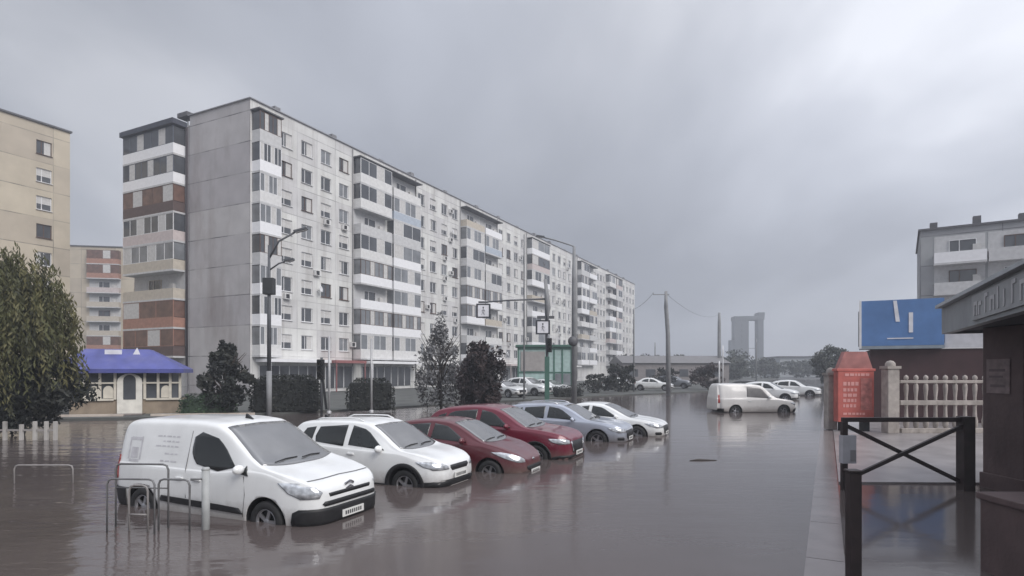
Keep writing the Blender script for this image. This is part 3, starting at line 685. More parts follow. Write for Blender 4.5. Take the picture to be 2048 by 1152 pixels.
# --- white panel van
van_sp = dict(paint='white', L=4.38, W=1.81, tumble=.17, edge=.13, r=.315, fa=-.90, ra=-3.63, well=.07,
    top=[(0, .60), (-.02, .74), (-.07, .84), (-.20, .93), (-.55, 1.035), (-.98, 1.13), (-1.06, 1.16), (-1.5, 1.46), (-1.86, 1.69), (-2.1, 1.775), (-2.6, 1.81), (-3.6, 1.80), (-4.15, 1.765), (-4.30, 1.66), (-4.36, 1.3), (-4.38, .7)],
    belt=[(0, .56), (-.06, .78), (-.5, .94), (-1.0, 1.06), (-1.3, 1.07), (-2.0, 1.02), (-4.38, 1.05)],
    plan=[(0, .52), (-.03, .64), (-.12, .76), (-.32, .86), (-.7, .902), (-1.5, .905), (-3.6, .90), (-4.2, .87), (-4.33, .83), (-4.38, .76)],
    sill=[(0, .27), (-.1, .22), (-1, .2), (-3.5, .2), (-4.2, .25), (-4.38, .36)],
    screen=(-1.06, -1.93, .80, .655), bow=.16,
    windows=[[(-1.38, 1.04), (-1.52, 1.10), (-1.80, 1.40), (-2.06, 1.58), (-2.35, 1.61), (-2.50, 1.56), (-2.52, 1.30), (-2.42, 1.12), (-2.2, 1.045), (-1.9, 1.02)]],
    wraps=[('headlight', [(.70, .68, .95), (.78, .62, 1.14), (.86, .68, 1.20), (.93, .88, 1.20)], LAMP, .010),
           ('bumper', [(.25, -1.04, 1.04), (.36, -1.10, 1.10), (.50, -1.08, 1.08), (.55, -.98, .98)], BLACKP, .022),
           ('grille', [(.575, -.60, .60), (.61, -.64, .64), (.645, -.60, .60)], BLACKP, .012),
           ('grille', [(.70, -.48, .48), (.735, -.50, .50), (.755, -.50, .50)], BLACKP, .010)],
    sides=[('side_moulding', [(-1.33, .40), (-1.42, .50), (-3.12, .56), (-3.18, .46)], BLACKP, .022), ('rear_bumper', [(-4.02, .27), (-4.02, .62), (-4.36, .62), (-4.36, .27)], BLACKP, .02),
           ('tail_lamp', [(-4.27, .75), (-4.27, 1.15), (-4.352, 1.15), (-4.365, .75)], TAIL, .008), ('quarter_window', [(-1.24, .99), (-1.30, 1.14), (-1.40, 1.0)], CARGLASS, .008)],
    plate=(.032, .40), mirror=(-1.36, 1.09), mirror_mat=PAINTS['white'], handles=[(-2.32, .86), (-2.72, .86)], handle_mat=PAINTS['white'], fin=-2.15)
van, VB = make_car('panel_van', 'white panel van with black side mouldings, nearest in the row of flooded cars', 'van', (-2.55, 9.52, GZ), R(-22.9), van_sp, 'cars parked in a row in the flood')
# chevron emblem across the upper grille
em = MB()
for dz_ in (.0, .075):
    for sg in (1, -1):
        em.bar((-.02, 0, .79 + dz_), (-.045, sg * .11, .745 + dz_), .026, .03)
em.build('emblem', CHROME, van)
# grey decal on the cargo side: a panel and lines of faded lettering
def decal(m, x0, x1, z0, z1): m.grid(side_patch(VB, [(x0, z0), (x0, z1), (x1, z1), (x1, z0)], -1, .004, 4, 8) and [[(x0 + (x1 - x0) * i / 6, -(VB.y_at(x0 + (x1 - x0) * i / 6, z0 + (z1 - z0) * k / 4) + .004), z0 + (z1 - z0) * k / 4) for i in range(7)] for k in range(5)])
dc = MB()
DCM = mat('faded_decal', (0.55, 0.545, 0.57), .5, var=.15, scale=8)
decal(dc, -3.72, -3.76, 1.10, 1.48); decal(dc, -4.02, -4.06, 1.10, 1.46); decal(dc, -3.76, -4.02, 1.42, 1.47); decal(dc, -3.80, -3.98, 1.12, 1.30); decal(dc, -3.76, -4.02, 1.06, 1.10); dc.build('picture_decal', DCM, van)
for (z, x1) in ((1.50, -3.35), (1.42, -3.2), (1.34, -3.3), (1.22, -3.1), (1.10, -3.2)):
    x = -2.85; dc = MB()
    while x > x1:
        l = random.uniform(.05, .14); decal(dc, x, x - l, z, z + .022); x -= l + .03
    dc.build('text_line', DCM, van)
bl = MB()     # thin dark seam strip across the front of the bonnet
bl.grid([[(x, y, VB.z_at(x, abs(y)) + .004) for y in [-.72 + 1.44 * i / 16 for i in range(17)]] for x in (-.235, -.26)])
bl.build('bonnet_seam', mat('seam', (0.12, 0.12, 0.125), .7), van)
dr = MB()
for pts in ([(-2.58, .55), (-2.60, 1.0), (-2.58, 1.62)], [(-1.36, .35), (-1.30, .70), (-1.33, .98)]):
    dr.tube([(x, -(VB.y_at(x, z) + .001), z) for (x, z) in pts], .006, 5)
    dr.tube([(x, VB.y_at(x, z) + .001, z) for (x, z) in pts], .006, 5)
dr.build('door_seam', mat('seam', (0.12, 0.12, 0.125), .7), van)

# --- white crossover
cross_sp = dict(paint='white', L=4.05, W=1.70, tumble=.30, edge=.12, r=.315, fa=-.80, ra=-3.30, well=.06,
    top=[(0, .60), (-.02, .70), (-.07, .77), (-.22, .86), (-.55, .945), (-.90, 1.0), (-.98, 1.03), (-1.35, 1.28), (-1.68, 1.465), (-1.9, 1.535), (-2.3, 1.57), (-3.1, 1.55), (-3.6, 1.50), (-3.75, 1.42), (-3.98, 1.0), (-4.05, .6)],
    belt=[(0, .54), (-.06, .68), (-.5, .84), (-1.0, .95), (-1.6, .97), (-3.2, 1.04), (-4.05, 1.08)],
    plan=[(0, .45), (-.03, .58), (-.12, .69), (-.32, .79), (-.75, .845), (-1.6, .85), (-3.2, .845), (-3.8, .80), (-4.0, .73), (-4.05, .65)],
    sill=[(0, .30), (-.1, .24), (-1, .22), (-3.3, .22), (-3.9, .28), (-4.05, .40)],
    screen=(-.99, -1.72, .68, .56), bow=.14, rear_screen=(-3.72, -3.93, .5, .58),
    windows=[[(-1.30, .99), (-1.42, 1.08), (-1.75, 1.34), (-1.95, 1.43), (-2.18, 1.455), (-2.22, 1.02)], [(-2.34, 1.025), (-2.32, 1.46), (-2.9, 1.455), (-3.05, 1.40), (-3.12, 1.2), (-3.08, 1.06)], [(-3.20, 1.12), (-3.16, 1.40), (-3.40, 1.38), (-3.52, 1.2)]],
    wraps=[('headlight', [(.64, .42, .80), (.70, .44, .98), (.76, .55, 1.06), (.80, .75, 1.08)], LAMP, .010),
           ('grille', [(.60, -.30, .30), (.66, -.36, .36), (.71, -.34, .34)], BLACKP, .012),
           ('bumper', [(.27, -1.10, 1.10), (.34, -1.14, 1.14), (.40, -1.0, 1.0), (.44, -.60, .60)], BLACKP, .018)],
    sides=[('sill_trim', [(-1.2, .235), (-1.2, .33), (-2.9, .33), (-2.9, .235)], BLACKP, .018), ('tail_lamp', [(-3.78, .85), (-3.74, 1.1), (-3.90, 1.1), (-3.95, .85)], TAIL, .008)],
    arch=.085, plate=(.025, .50), mirror=(-1.38, 1.02), handles=[(-2.12, .88), (-2.95, .92)], rails=(-2.0, -3.3), rail_mat=PAINTS['white'], fin=-3.45)
make_car('crossover_car', 'white crossover hatchback with black wheel arch trim beside the white van', 'car', (-1.08, 12.38, GZ), YAW, cross_sp, 'cars parked in a row in the flood')
# --- dark red rounded hatchback
hatch_sp = dict(cross_sp, paint='wine', L=3.95, W=1.66, tumble=.36, r=.29, fa=-.78, ra=-3.22, arch=0, rails=None, fin=None,
    top=[(0, .48), (-.03, .58), (-.10, .66), (-.30, .78), (-.62, .90), (-.95, .97), (-1.02, 1.0), (-1.42, 1.23), (-1.80, 1.40), (-2.05, 1.45), (-2.4, 1.465), (-3.0, 1.42), (-3.5, 1.30), (-3.8, 1.02), (-3.92, .8), (-3.95, .6)],
    belt=[(0, .42), (-.08, .55), (-.5, .76), (-1.0, .90), (-1.6, .93), (-3.2, .98), (-3.95, 1.0)],
    plan=[(0, .36), (-.03, .50), (-.12, .62), (-.32, .74), (-.75, .82), (-1.6, .83), (-3.2, .825), (-3.7, .77), (-3.9, .68), (-3.95, .58)],
    screen=(-1.0, -1.82, .66, .54), rear_screen=(-3.36, -3.76, .48, .55),
    windows=[[(-1.38, .95), (-1.6, 1.10), (-1.92, 1.29), (-2.1, 1.345), (-2.3, 1.355), (-2.34, .98)], [(-2.44, .985), (-2.42, 1.36), (-2.9, 1.33), (-3.2, 1.22), (-3.3, 1.05), (-3.2, 1.0)]],
    wraps=[('headlight', [(.54, .46, .66), (.60, .46, .84), (.66, .52, .98), (.72, .66, 1.06), (.77, .86, 1.10)], LAMP, .010), ('grille', [(.34, -.34, .34), (.40, -.42, .42), (.45, -.40, .40)], BLACKP, .012), ('badge', [(.545, -.05, .05), (.60, -.05, .05)], CHROME, .014)],
    sides=[('tail_lamp', [(-3.66, .78), (-3.6, 1.0), (-3.78, 1.0), (-3.84, .78)], TAIL, .008)],
    plate=(.03, .30), mirror=(-1.45, .99), handles=[(-2.22, .84), (-3.05, .86)])
make_car('hatchback_car', 'dark wine red rounded hatchback between the white crossover and the bright red car', 'car', (.52, 13.98, GZ), YAW, hatch_sp, 'cars parked in a row in the flood')
# --- red crossover
suv_sp = dict(cross_sp, paint='red', L=4.45, W=1.82, tumble=.30, r=.335, fa=-.88, ra=-3.56, arch=.05, rails=None, fin=-3.7,
    top=[(0, .62), (-.03, .78), (-.09, .87), (-.28, .96), (-.7, 1.04), (-1.15, 1.09), (-1.24, 1.12), (-1.65, 1.37), (-2.02, 1.56), (-2.3, 1.63), (-2.7, 1.66), (-3.4, 1.62), (-3.9, 1.53), (-4.1, 1.42), (-4.36, 1.02), (-4.45, .66)],
    belt=[(0, .56), (-.08, .76), (-.5, .93), (-1.2, 1.03), (-1.8, 1.06), (-3.5, 1.12), (-4.45, 1.14)],
    plan=[(0, .52), (-.03, .64), (-.12, .75), (-.32, .85), (-.8, .905), (-1.8, .91), (-3.5, .905), (-4.15, .86), (-4.4, .76), (-4.45, .66)],
    sill=[(0, .32), (-.1, .26), (-1, .24), (-3.5, .24), (-4.2, .30), (-4.45, .42)],
    screen=(-1.23, -2.04, .73, .60), rear_screen=(-4.02, -4.30, .52, .62),
    windows=[[(-1.6, 1.08), (-1.8, 1.20), (-2.1, 1.42), (-2.3, 1.51), (-2.52, 1.535), (-2.56, 1.10)], [(-2.68, 1.11), (-2.66, 1.54), (-3.2, 1.52), (-3.5, 1.44), (-3.62, 1.25), (-3.5, 1.14)], [(-3.7, 1.17), (-3.62, 1.42), (-3.85, 1.36), (-3.98, 1.2)]],
    wraps=[('headlight', [(.70, .60, .92), (.75, .56, 1.10), (.80, .60, 1.16), (.84, .78, 1.16)], LAMP, .010), ('grille', [(.48, -.36, .36), (.62, -.44, .44), (.76, -.46, .46)], BLACKP, .012), ('grille_chrome', [(.46, .34, .44), (.62, .43, .50), (.77, .46, .52)], CHROME, .016), ('bumper', [(.28, -1.1, 1.1), (.36, -1.1, 1.1), (.41, -.9, .9)], BLACKP, .016)],
    sides=[('tail_lamp', [(-4.2, .92), (-4.15, 1.12), (-4.32, 1.12), (-4.37, .92)], TAIL, .008)],
    plate=(.03, .44), mirror=(-1.7, 1.12), handles=[(-2.45, .98), (-3.35, 1.02)])
make_car('crossover_car', 'crimson red crossover between the wine red hatchback and the silver blue estate', 'car', (1.78, 16.15, GZ), YAW, suv_sp, 'cars parked in a row in the flood')
# --- silver blue estate and white saloon
est_sp = dict(suv_sp, paint='silver', L=4.55, W=1.80, r=.33, arch=0, rails=(-2.3, -3.9), rail_mat=CHROME, fin=None,
    top=[(0, .55), (-.03, .68), (-.09, .76), (-.28, .84), (-.7, .92), (-1.15, .98), (-1.24, 1.0), (-1.7, 1.27), (-2.08, 1.44), (-2.35, 1.50), (-2.8, 1.525), (-3.6, 1.49), (-4.1, 1.40), (-4.25, 1.3), (-4.47, .95), (-4.55, .6)],
    belt=[(0, .50), (-.08, .66), (-.5, .82), (-1.2, .93), (-1.8, .95), (-3.5, 1.0), (-4.55, 1.03)],
    screen=(-1.23, -2.10, .73, .58), rear_screen=(-4.2, -4.42, .5, .6),
    windows=[[(-1.6, .97), (-1.8, 1.09), (-2.12, 1.30), (-2.35, 1.385), (-2.58, 1.405), (-2.62, 1.0)], [(-2.74, 1.005), (-2.72, 1.41), (-3.25, 1.39), (-3.45, 1.36), (-3.5, 1.02)], [(-3.58, 1.03), (-3.55, 1.35), (-3.85, 1.28), (-4.1, 1.08), (-4.05, 1.05)]],
    wraps=[('headlight', [(.60, .52, .86), (.66, .50, 1.04), (.72, .56, 1.12), (.76, .76, 1.14)], LAMP, .010), ('grille', [(.40, -.36, .36), (.52, -.44, .44), (.66, -.46, .46)], BLACKP, .012), ('fog_lamp', [(.36, .66, .86), (.42, .64, .90), (.46, .70, .88)], BLACKP, .012)],
    sides=[('tail_lamp', [(-4.3, .82), (-4.25, 1.0), (-4.42, 1.0), (-4.47, .82)], TAIL, .008)],
    plate=(.03, .40), mirror=(-1.7, 1.0), handles=[(-2.5, .86), (-3.35, .90)])
make_car('estate_car', 'silver blue estate car parked between the crimson crossover and the white saloon', 'car', (3.92, 19.95, GZ), YAW, est_sp, 'cars parked in a row in the flood')
sal_sp = dict(est_sp, paint='white', L=4.4, rails=None,
    top=[(0, .52), (-.03, .64), (-.09, .72), (-.28, .80), (-.7, .88), (-1.1, .93), (-1.2, .96), (-1.7, 1.22), (-2.1, 1.38), (-2.4, 1.43), (-2.8, 1.44), (-3.3, 1.36), (-3.75, 1.10), (-3.9, 1.04), (-4.25, 1.0), (-4.36, .9), (-4.4, .6)],
    belt=[(0, .48), (-.08, .64), (-.5, .79), (-1.2, .89), (-1.8, .92), (-3.5, .96), (-4.4, .93)],
    plan=[(0, .50), (-.03, .62), (-.12, .72), (-.32, .82), (-.8, .88), (-1.8, .89), (-3.4, .885), (-4.1, .83), (-4.35, .74), (-4.4, .64)],
    screen=(-1.19, -2.12, .72, .56), rear_screen=(-3.3, -3.74, .54, .62),
    windows=[[(-1.55, .935), (-1.8, 1.07), (-2.12, 1.26), (-2.35, 1.325), (-2.52, 1.335), (-2.56, .965)], [(-2.66, .97), (-2.64, 1.335), (-2.95, 1.31), (-3.25, 1.21), (-3.42, 1.02), (-3.3, .985)]],
    handles=[(-2.45, .84), (-3.2, .87)], mirror=(-1.62, .97), sides=[('tail_lamp', [(-4.12, .78), (-4.08, .92), (-4.28, .92), (-4.31, .78)], TAIL, .008)])
sal, _ = make_car('saloon_car', 'white saloon at the far end of the row of flooded cars', 'car', (5.55, 21.6, GZ), YAW, sal_sp, 'cars parked in a row in the flood')

# --- white van crossing the road farther on, seen from its side
pk_sp = dict(van_sp, paint='cream', L=4.55, W=1.72, tumble=.22, r=.30, fa=-.82, ra=-3.55,
    top=[(0, .56), (-.03, .68), (-.09, .78), (-.28, .88), (-.7, .95), (-1.10, 1.0), (-1.2, 1.03), (-1.6, 1.40), (-1.9, 1.66), (-2.15, 1.76), (-2.6, 1.81), (-3.8, 1.83), (-4.36, 1.81), (-4.47, 1.66), (-4.53, 1.1), (-4.55, .6)],
    belt=[(0, .50), (-.08, .66), (-.5, .84), (-1.2, .95), (-1.8, .98), (-4.55, 1.0)],
    screen=(-1.18, -1.93, .70, .56), windows=[[(-1.55, 1.0), (-1.72, 1.16), (-2.0, 1.50), (-2.2, 1.62), (-2.85, 1.64), (-2.9, 1.02)]], glass=mat('misted_glass', (0.16, 0.155, 0.155), .25, var=.2),
    sides=[('tail_lamp', [(-4.38, .75), (-4.38, 1.2), (-4.47, 1.2), (-4.49, .75)], TAIL, .008), ('rear_bumper', [(-4.2, .27), (-4.2, .45), (-4.52, .45), (-4.52, .27)], BLACKP, .02)],
    wraps=[('headlight', [(.62, .50, .86), (.70, .50, 1.02), (.78, .60, 1.08)], LAMP, .010), ('bumper', [(.25, -.95, .95), (.38, -.98, .98), (.44, -.9, .9)], BLACKP, .018)],
    mirror=(-1.65, 1.05), handles=[(-2.75, .85)], plate=(.03, .42), fin=None)
make_car('delivery_van', 'off white small van crossing the flooded road side on', 'van', (15.85, 34.2, GZ + .08), R(3), pk_sp)
far_sp = dict(suv_sp, paint='white', W=1.84)
fs, _ = make_car('off_road_car', 'white off road car right behind the crossing off white van', 'car', (22.9, 47.9, GZ + .08), R(-32), far_sp, 'cars on the far road')
def far_car(src, label, loc, yaw, group, col=None):
    c = copy_tree(src); c.location = loc; c.rotation_euler.z = yaw; tag(c, label, 'car', group)
    if col:
        for ch in c.children:
            if ch.name.split('.')[0] == 'body':
                me = ch.data.copy(); me.materials[0] = PAINTS[col]; ch.data = me
    return c
far_car(fs, 'white off road car on the far road, half hidden behind the nearer one', (28.6, 55.5, GZ + .1), R(-30), 'cars on the far road')
far_car(sal, 'silver saloon on the far road just past the two white off road cars', (31.6, 63.5, GZ + .12), R(-28), 'cars on the far road', 'silver')
far_car(fs, 'black car facing away beside the bushes in the middle distance', (19.4, 57.6, GZ + .1), R(150), 'cars on the far road', 'black')
far_car(sal, 'white saloon by the long low building, right one of the far pair', (18.0, 66.8, 0.1), R(-20), 'cars parked on the far verge')
far_car(sal, 'white saloon by the long low building, left one of the far pair', (14.6, 68.3, 0.1), R(-25), 'cars parked on the far verge')
far_car(fs, 'grey off road car parked beside the far bushes', (22.5, 75, 0.1), R(-25), 'cars parked on the far verge', 'grey')
far_car(sal, 'white saloon parked below the green kiosk, nearest the dark round tree', (.9, 49.4, 0.1), R(-40), 'white cars under the green kiosk')
far_car(fs, 'white off road car parked in the middle below the green kiosk', (3.2, 52.6, 0.1), R(-40), 'white cars under the green kiosk')
far_car(sal, 'white saloon parked below the green kiosk, nearest the street lamp', (5.2, 55.3, 0.1), R(-40), 'white cars under the green kiosk')

# ------------------------------------------------------------------ kiosks and porch
BLUE = mat('blue_metal_roof', (0.065, 0.075, 0.27), 0.5, var=0.22, scale=1.5, dirt=((.14, .14, .30), 1.2, .6))
def cafe():
    b = thing('cafe_pavilion', 'small glazed cafe pavilion with a blue hipped roof left of the apartment block', 'cafe', (-22.0, 29.6, .1), R(22))
    m = MB(); W_, Dp = 5.05, 3.4
    m.box(.1, W_ - .1, .1, Dp, 0, .75, 0); m.box(.12, W_ - .12, .12, Dp - .02, .75, 2.3, 1); m.build('wall', [mat('cafe_plinth', (0.30, 0.24, 0.18), .8, dirt=((.18, .14, .11), 2, .6)), GLASS], b)
    f = MB()
    for x in (.1, .75, 1.4, 2.05, 3.35, 3.95, 4.5, 4.95): f.box(x - .06, x + .06, .02, .1, .75, 2.3)
    f.box(.04, W_ - .04, .015, .095, 1.55, 1.63); f.box(.04, 2.0, .0, .095, .70, .80); f.box(3.4, W_ - .04, .0, .095, .70, .80); f.build('window_frame', mat('cream_frame', (0.62, 0.58, 0.50), .6), b)
    for k, x in enumerate((1.15, 1.75, 4.3)):     # arched light panels behind the glass
        p = MB(); pts = [(x - .22, .085, .82), (x + .22, .085, .82), (x + .22, .085, 1.2)] + [(x + .22 * math.cos(t), .085, 1.2 + .25 * math.sin(t)) for t in [math.pi * i / 8 for i in range(1, 8)]] + [(x - .22, .085, 1.2)]
        p.prism(pts, (0, .02, 0)); p.build('window_arch', mat('cream_frame', (0.62, 0.58, 0.50), .6), b)
    d = bpy.data.objects.new('door', None); C.objects.link(d); d.parent = b
    a = MB(); out = [(-.55, 0)] + [(-.55, 1.6)] + [(.55 * math.cos(t), 1.6 + .42 * math.sin(t)) for t in [math.pi * (8 - i) / 8 for i in range(1, 8)]] + [(.55, 1.6), (.55, 0)]
    a.prism([(2.7 + x, -.06, z + .05) for x, z in out], (0, .1, 0)); a.build('door_frame', mat('white_arch', (0.72, 0.70, 0.64), .5), d)
    a = MB(); a.prism([(2.7 + x * .5, -.075, .75 + z * .62) for x, z in out], (0, .014, 0)); a.build('door_glass', GLASS, d)
    r = MB(); z0, z1 = 2.3, 3.35; e = .45
    A = [(-e - .2, -e, z0), (W_ + .12, -e, z0), (W_ + .12, Dp + e, z0), (-e - .2, Dp + e, z0)]; T = [(.5, 1.2, z1), (W_ - 1.7, 1.2, z1), (W_ - 1.7, Dp - 1.0, z1), (.5, Dp - 1.0, z1)]
    for q_ in range(4): r.poly([A[q_], A[(q_ + 1) % 4], T[(q_ + 1) % 4], T[q_]])
    r.poly(T); r.poly(A[::-1]); r.prism([(p[0], p[1], z0 - .2) for p in A], (0, 0, .196))
    rf = r.build('roof', BLUE, b)
    s = MB(); s.box(1.45, 2.2, .75, .85, 3.0, 3.3); s.build('roof_sign', mat('sign_white', (0.7, 0.7, 0.74), .5), b); s = MB(); s.prism([(2.65, .75, 2.98), (3.05, .75, 2.98), (2.88, .75, 3.42)], (0, .1, 0)); s.build('roof_sign', mat('sign_white', (0.7, 0.7, 0.74), .5), b)
    st = MB(); st.box(2.0, 3.4, -.9, -.07, -.05, .05); st.build('doorstep', M_kerb, b)
    return b
cafe()
lk = MB()
for (x0, x1, y) in ((-23.6, -18.9, 28.25), (-17.6, -12.9, 29.2)): lk.prism([(x0, y, -.3), (x1, y + .9, -.3), (x1 - .1, y + 1.15, -.3), (x0 - .1, y + .25, -.3)], (0, 0, .50))
tag(lk.build('kerb_edge', mat('cream_kerb', (0.55, 0.48, 0.42), .7, dirt=((.3, .25, .22), 1.5, .5))), kind='structure')

def green_kiosk():
    b = thing('kiosk', 'green framed kiosk with a grey board beside the traffic light', 'kiosk', (.6, 58.5, .1), R(0))
    m = MB(); m.box(0, 5.2, 0, 3, 0, 4.3, 0); m.build('wall', mat('pale_green_panel', (0.33, 0.44, 0.42), .5, var=.15), b)
    f = MB()
    for x in (0, 2.9, 3.5, 4.3, 5.2): f.box(x - .07, x + .07, -.06, -.004, 0, 4.3)
    f.box(-.07, 5.27, -.07, -.005, 4.3, 4.55); f.box(-.07, 5.27, -.065, -.005, 2.0, 2.12); f.build('frame', mat('green_frame', (0.05, 0.13, 0.10), .5), b)
    g_ = MB(); g_.box(.25, 2.6, -.09, -.065, 2.2, 4.1); g_.build('board', mat('grey_board', (0.30, 0.28, 0.27), .6), b)
    g_ = MB(); g_.box(3.6, 4.2, -.03, -.003, .4, 1.9); g_.box(4.4, 5.1, -.03, -.003, .4, 1.9); g_.build('pane', GLASS2, b)
    r = MB(); r.box(-.25, 5.45, -.3, 3.2, 4.56, 4.75); r.build('roof', mat('green_frame', (0.05, 0.13, 0.10), .5), b)
green_kiosk()

def blue_kiosk():
    b = thing('shop_kiosk', 'brown walled shop kiosk with a bright blue sign box on top', 'kiosk', (16.6, 28, .04), R(-26.7))
    m = MB(); m.box(0.1, 9, 0, 5, 0, 3.25); m.build('wall', mat('brown_cladding', (0.055, 0.026, 0.028), .7, var=.25, scale=1.2), b)
    s = MB(); s.box(-.28, 2.9, -.25, .9, 3.42, 5.5); s.build('sign_box', mat('blue_sign', (0.10, 0.205, 0.43), .4, var=.12, scale=1.5), b)
    e = MB(); e.box(-.36, -.27, -.31, -.20, 3.30, 5.53); e.build('sign_edge', PVC, b)
    e = MB(); e.box(-.33, -.285, -.19, .95, 3.43, 5.1); e.build('sign_end', mat('dark_tray', (0.06, 0.07, 0.075), .5), b)
    l = MB(); l.box(-.3, 2.9, -.28, .9, 3.27, 3.41); l.build('sign_tray', mat('tray', (0.25, 0.29, 0.33), .5), b)
    W1 = mat('sign_white', (0.7, 0.7, 0.74), .5)
    t = MB(); t.prism([(.98, -.262, 5.46), (1.12, -.262, 5.46), (1.24, -.262, 4.5), (1.08, -.262, 4.5)], (0, -.012, 0)); t.build('sign_stroke', W1, b)
    t = MB(); t.box(1.58, 1.74, -.274, -.262, 4.0, 4.9); t.build('sign_stroke', W1, b); t = MB(); t.box(.75, 1.75, -.274, -.262, 3.72, 3.77); t.build('sign_stroke', W1, b)
    p = MB(); p.box(2.95, 6.2, -.10, -.004, 3.3, 3.95, 0); p.build('white_panel', mat('white_panel', (0.55, 0.55, 0.58), .5), b)
blue_kiosk()

STONE = mat('cream_stone', (0.36, 0.325, 0.30), .8, var=.22, scale=4, bump=.2, dirt=((.17, .15, .135), 2.2, .8))
def baluster_fence():
    b = thing('balustrade', 'pale concrete balustrade with turned balusters in front of the brown kiosk', 'fence', (14.2, 22, .03), 0)
    n = 15
    for i in range(n):
        x = .25 + i * .36; m = MB(); prof = [(.05, .18), (.09, .25), (.10, .45), (.065, .62), (.055, .95), (.07, 1.02)]
        m.lathe(prof, 8, 0, Matrix.Translation((x, 0, 0))); m.lathe([(.055, 1.20), (.05, 1.3), (.08, 1.62), (.075, 1.75), (.05, 1.82)], 8, 0, Matrix.Translation((x, 0, 0)))
        m.lathe([(.06, 1.94), (.085, 2.0), (.07, 2.08), (.001, 2.13)], 8, 0, Matrix.Translation((x, 0, 0))); m.build('baluster', STONE, b)
    r = MB(); r.box(0, 5.6, -.08, .08, 1.02, 1.19); r.box(0, 5.6, -.07, .07, 1.82, 1.93); r.build('rail', STONE, b, bevel=.02)
    p = MB(); p.box(0, 5.6, -.14, .14, 0, .18); p.build('plinth', STONE, b, bevel=.02)
baluster_fence()
def gate_post(x, y, h, w_, label):
    b = thing('gate_post', label, 'gate post', (x, y, .03), 0, 'gate posts')
    m = MB(); m.box(-w_ / 2, w_ / 2, -w_ / 2, w_ / 2, 0, h); m.build('shaft', STONE, b, bevel=.02)
    m = MB(); m.box(-w_ / 2 - .04, w_ / 2 + .04, -w_ / 2 - .04, w_ / 2 + .04, h, h + .10)
    m.lathe([(w_ * .42, h + .10), (w_ * .40, h + .2), (w_ * .25, h + .28), (.001, h + .31)], 16); m.build('cap', STONE, b)
gate_post(13.87, 22.0, 2.35, .42, 'cream stone gate post with rounded cap at the end of the balustrade')
gate_post(12.42, 23.4, 2.1, .36, 'pinkish stone gate post to the left of the red banner')
def banner():
    b = thing('advertising_stand', 'red advertising stand with pale lettering between the two gate posts', 'sign', (12.28, 22.6, .03), R(-2)); b.scale.x = 1.27
    m = MB(); m.box(0, 1.05, 0, .35, .35, 2.30); m.box(-.04, 1.09, -.02, .37, 2.26, 2.36); m.build('panel', mat('red_banner', (0.46, 0.115, 0.095), .55, var=.2, scale=2.5), b, bevel=.015)
    t = MB(); t.prism([(.02, .05, 2.36), (1.03, .05, 2.36), (.86, .05, 3.0), (.22, .05, 3.0)], (0, .25, 0)); t.build('top', mat('faded_red', (0.34, 0.14, 0.13), .6, var=.25, scale=3), b)
    f = MB(); f.box(.12, .30, .02, .33, 0, .35); f.build('leg', BLACKP, b); f = MB(); f.box(.75, .93, .02, .33, 0, .35); f.build('leg', BLACKP, b)
    rng = random.Random(2); ink = mat('pale_red_ink', (0.62, 0.30, 0.28), .6, var=.1)
    for (z, h, x0, x1) in ((2.08, .10, .2, .85), (1.72, .14, .15, .55), (1.50, .12, .15, .5), (1.30, .12, .15, .48), (1.10, .12, .15, .5), (.9, .12, .15, .45), (.62, .08, .15, .8)):
        x = x0; l = MB()
        while x < x1: w2 = rng.uniform(.05, .12); l.box(x, x + w2, -.012, -.002, z, z + h); x += w2 + .03
        l.build('text_line', ink, b)
    s = MB(); s.box(.66, .98, -.012, -.002, .8, 2.0); s.build('picture', mat('pale_pink_print', (0.46, 0.17, 0.15), .6, var=.4, scale=5), b)
banner()

def porch():
    F0 = Vector((9.38, 13.0, 0)); FD = -Vector((0.449, 0.8935, 0))
    b = thing('shop_porch', 'brown shop porch with a grey roof fascia at the right edge', 'shop', F0, math.atan2(FD.y, FD.x))
    # local x runs towards the camera along the fascia, local y to the right of it seen from there is negative -> the porch is on +y
    inside = 1 if (Matrix.Rotation(math.atan2(FD.y, FD.x), 3, 'Z') @ Vector((0, 1, 0))).x > 0 else -1
    def bx(m, x0, x1, y0, y1, z0, z1, mi=0):
        a, c = sorted((y0 * inside, y1 * inside)); m.box(x0, x1, a, c, z0, z1, mi)
    r = MB(); bx(r, 0, 11, .10, 7, 3.16, 3.5); r.build('roof', mat('porch_soffit', (0.05, 0.05, 0.06), .8), b)
    f = MB(); bx(f, -.05, 11, -.05, .095, 3.10, 3.66); bx(f, -.05, .09, .1, 7, 3.10, 3.66); f.build('fascia', mat('grey_fascia', (0.22, 0.235, 0.25), .5, var=.12, scale=2, dirt=((.12, .12, .13), 2, .5)), b)
    c = MB(); bx(c, -.12, 11, -.16, .3, 3.665, 3.73); c.build('roof_edge', mat('pale_trim', (0.36, 0.38, 0.40), .5), b)
    s = MB(); bx(s, 2.9, 11, -.085, -.052, 3.17, 3.60); s.build('sign_panel', mat('sign_grey', (0.27, 0.28, 0.29), .5, var=.15, scale=4), b)
    x = 3.1; rng = random.Random(4); ink = mat('sign_ink', (0.42, 0.42, 0.43), .5)
    while x < 10.8:
        l = MB(); h = rng.uniform(.20, .34); bx(l, x, x + .07, -.097, -.086, 3.24, 3.24 + h)
        if rng.random() < .6: bx(l, x + .07, x + .2, -.097, -.086, 3.24 + h - .06, 3.24 + h)
        if rng.random() < .5: bx(l, x + .2, x + .26, -.097, -.086, 3.24, 3.24 + h)
        x += rng.uniform(.3, .42); l.build('letter', ink, b)
    BRICK = mat('brown_render', (0.105, 0.072, 0.072), .7, var=.22, scale=1.6, bump=.25, bscale=12, dirt=((.05, .035, .035), 1.4, .6))
    return b, BRICK
pb, BRICK = porch()
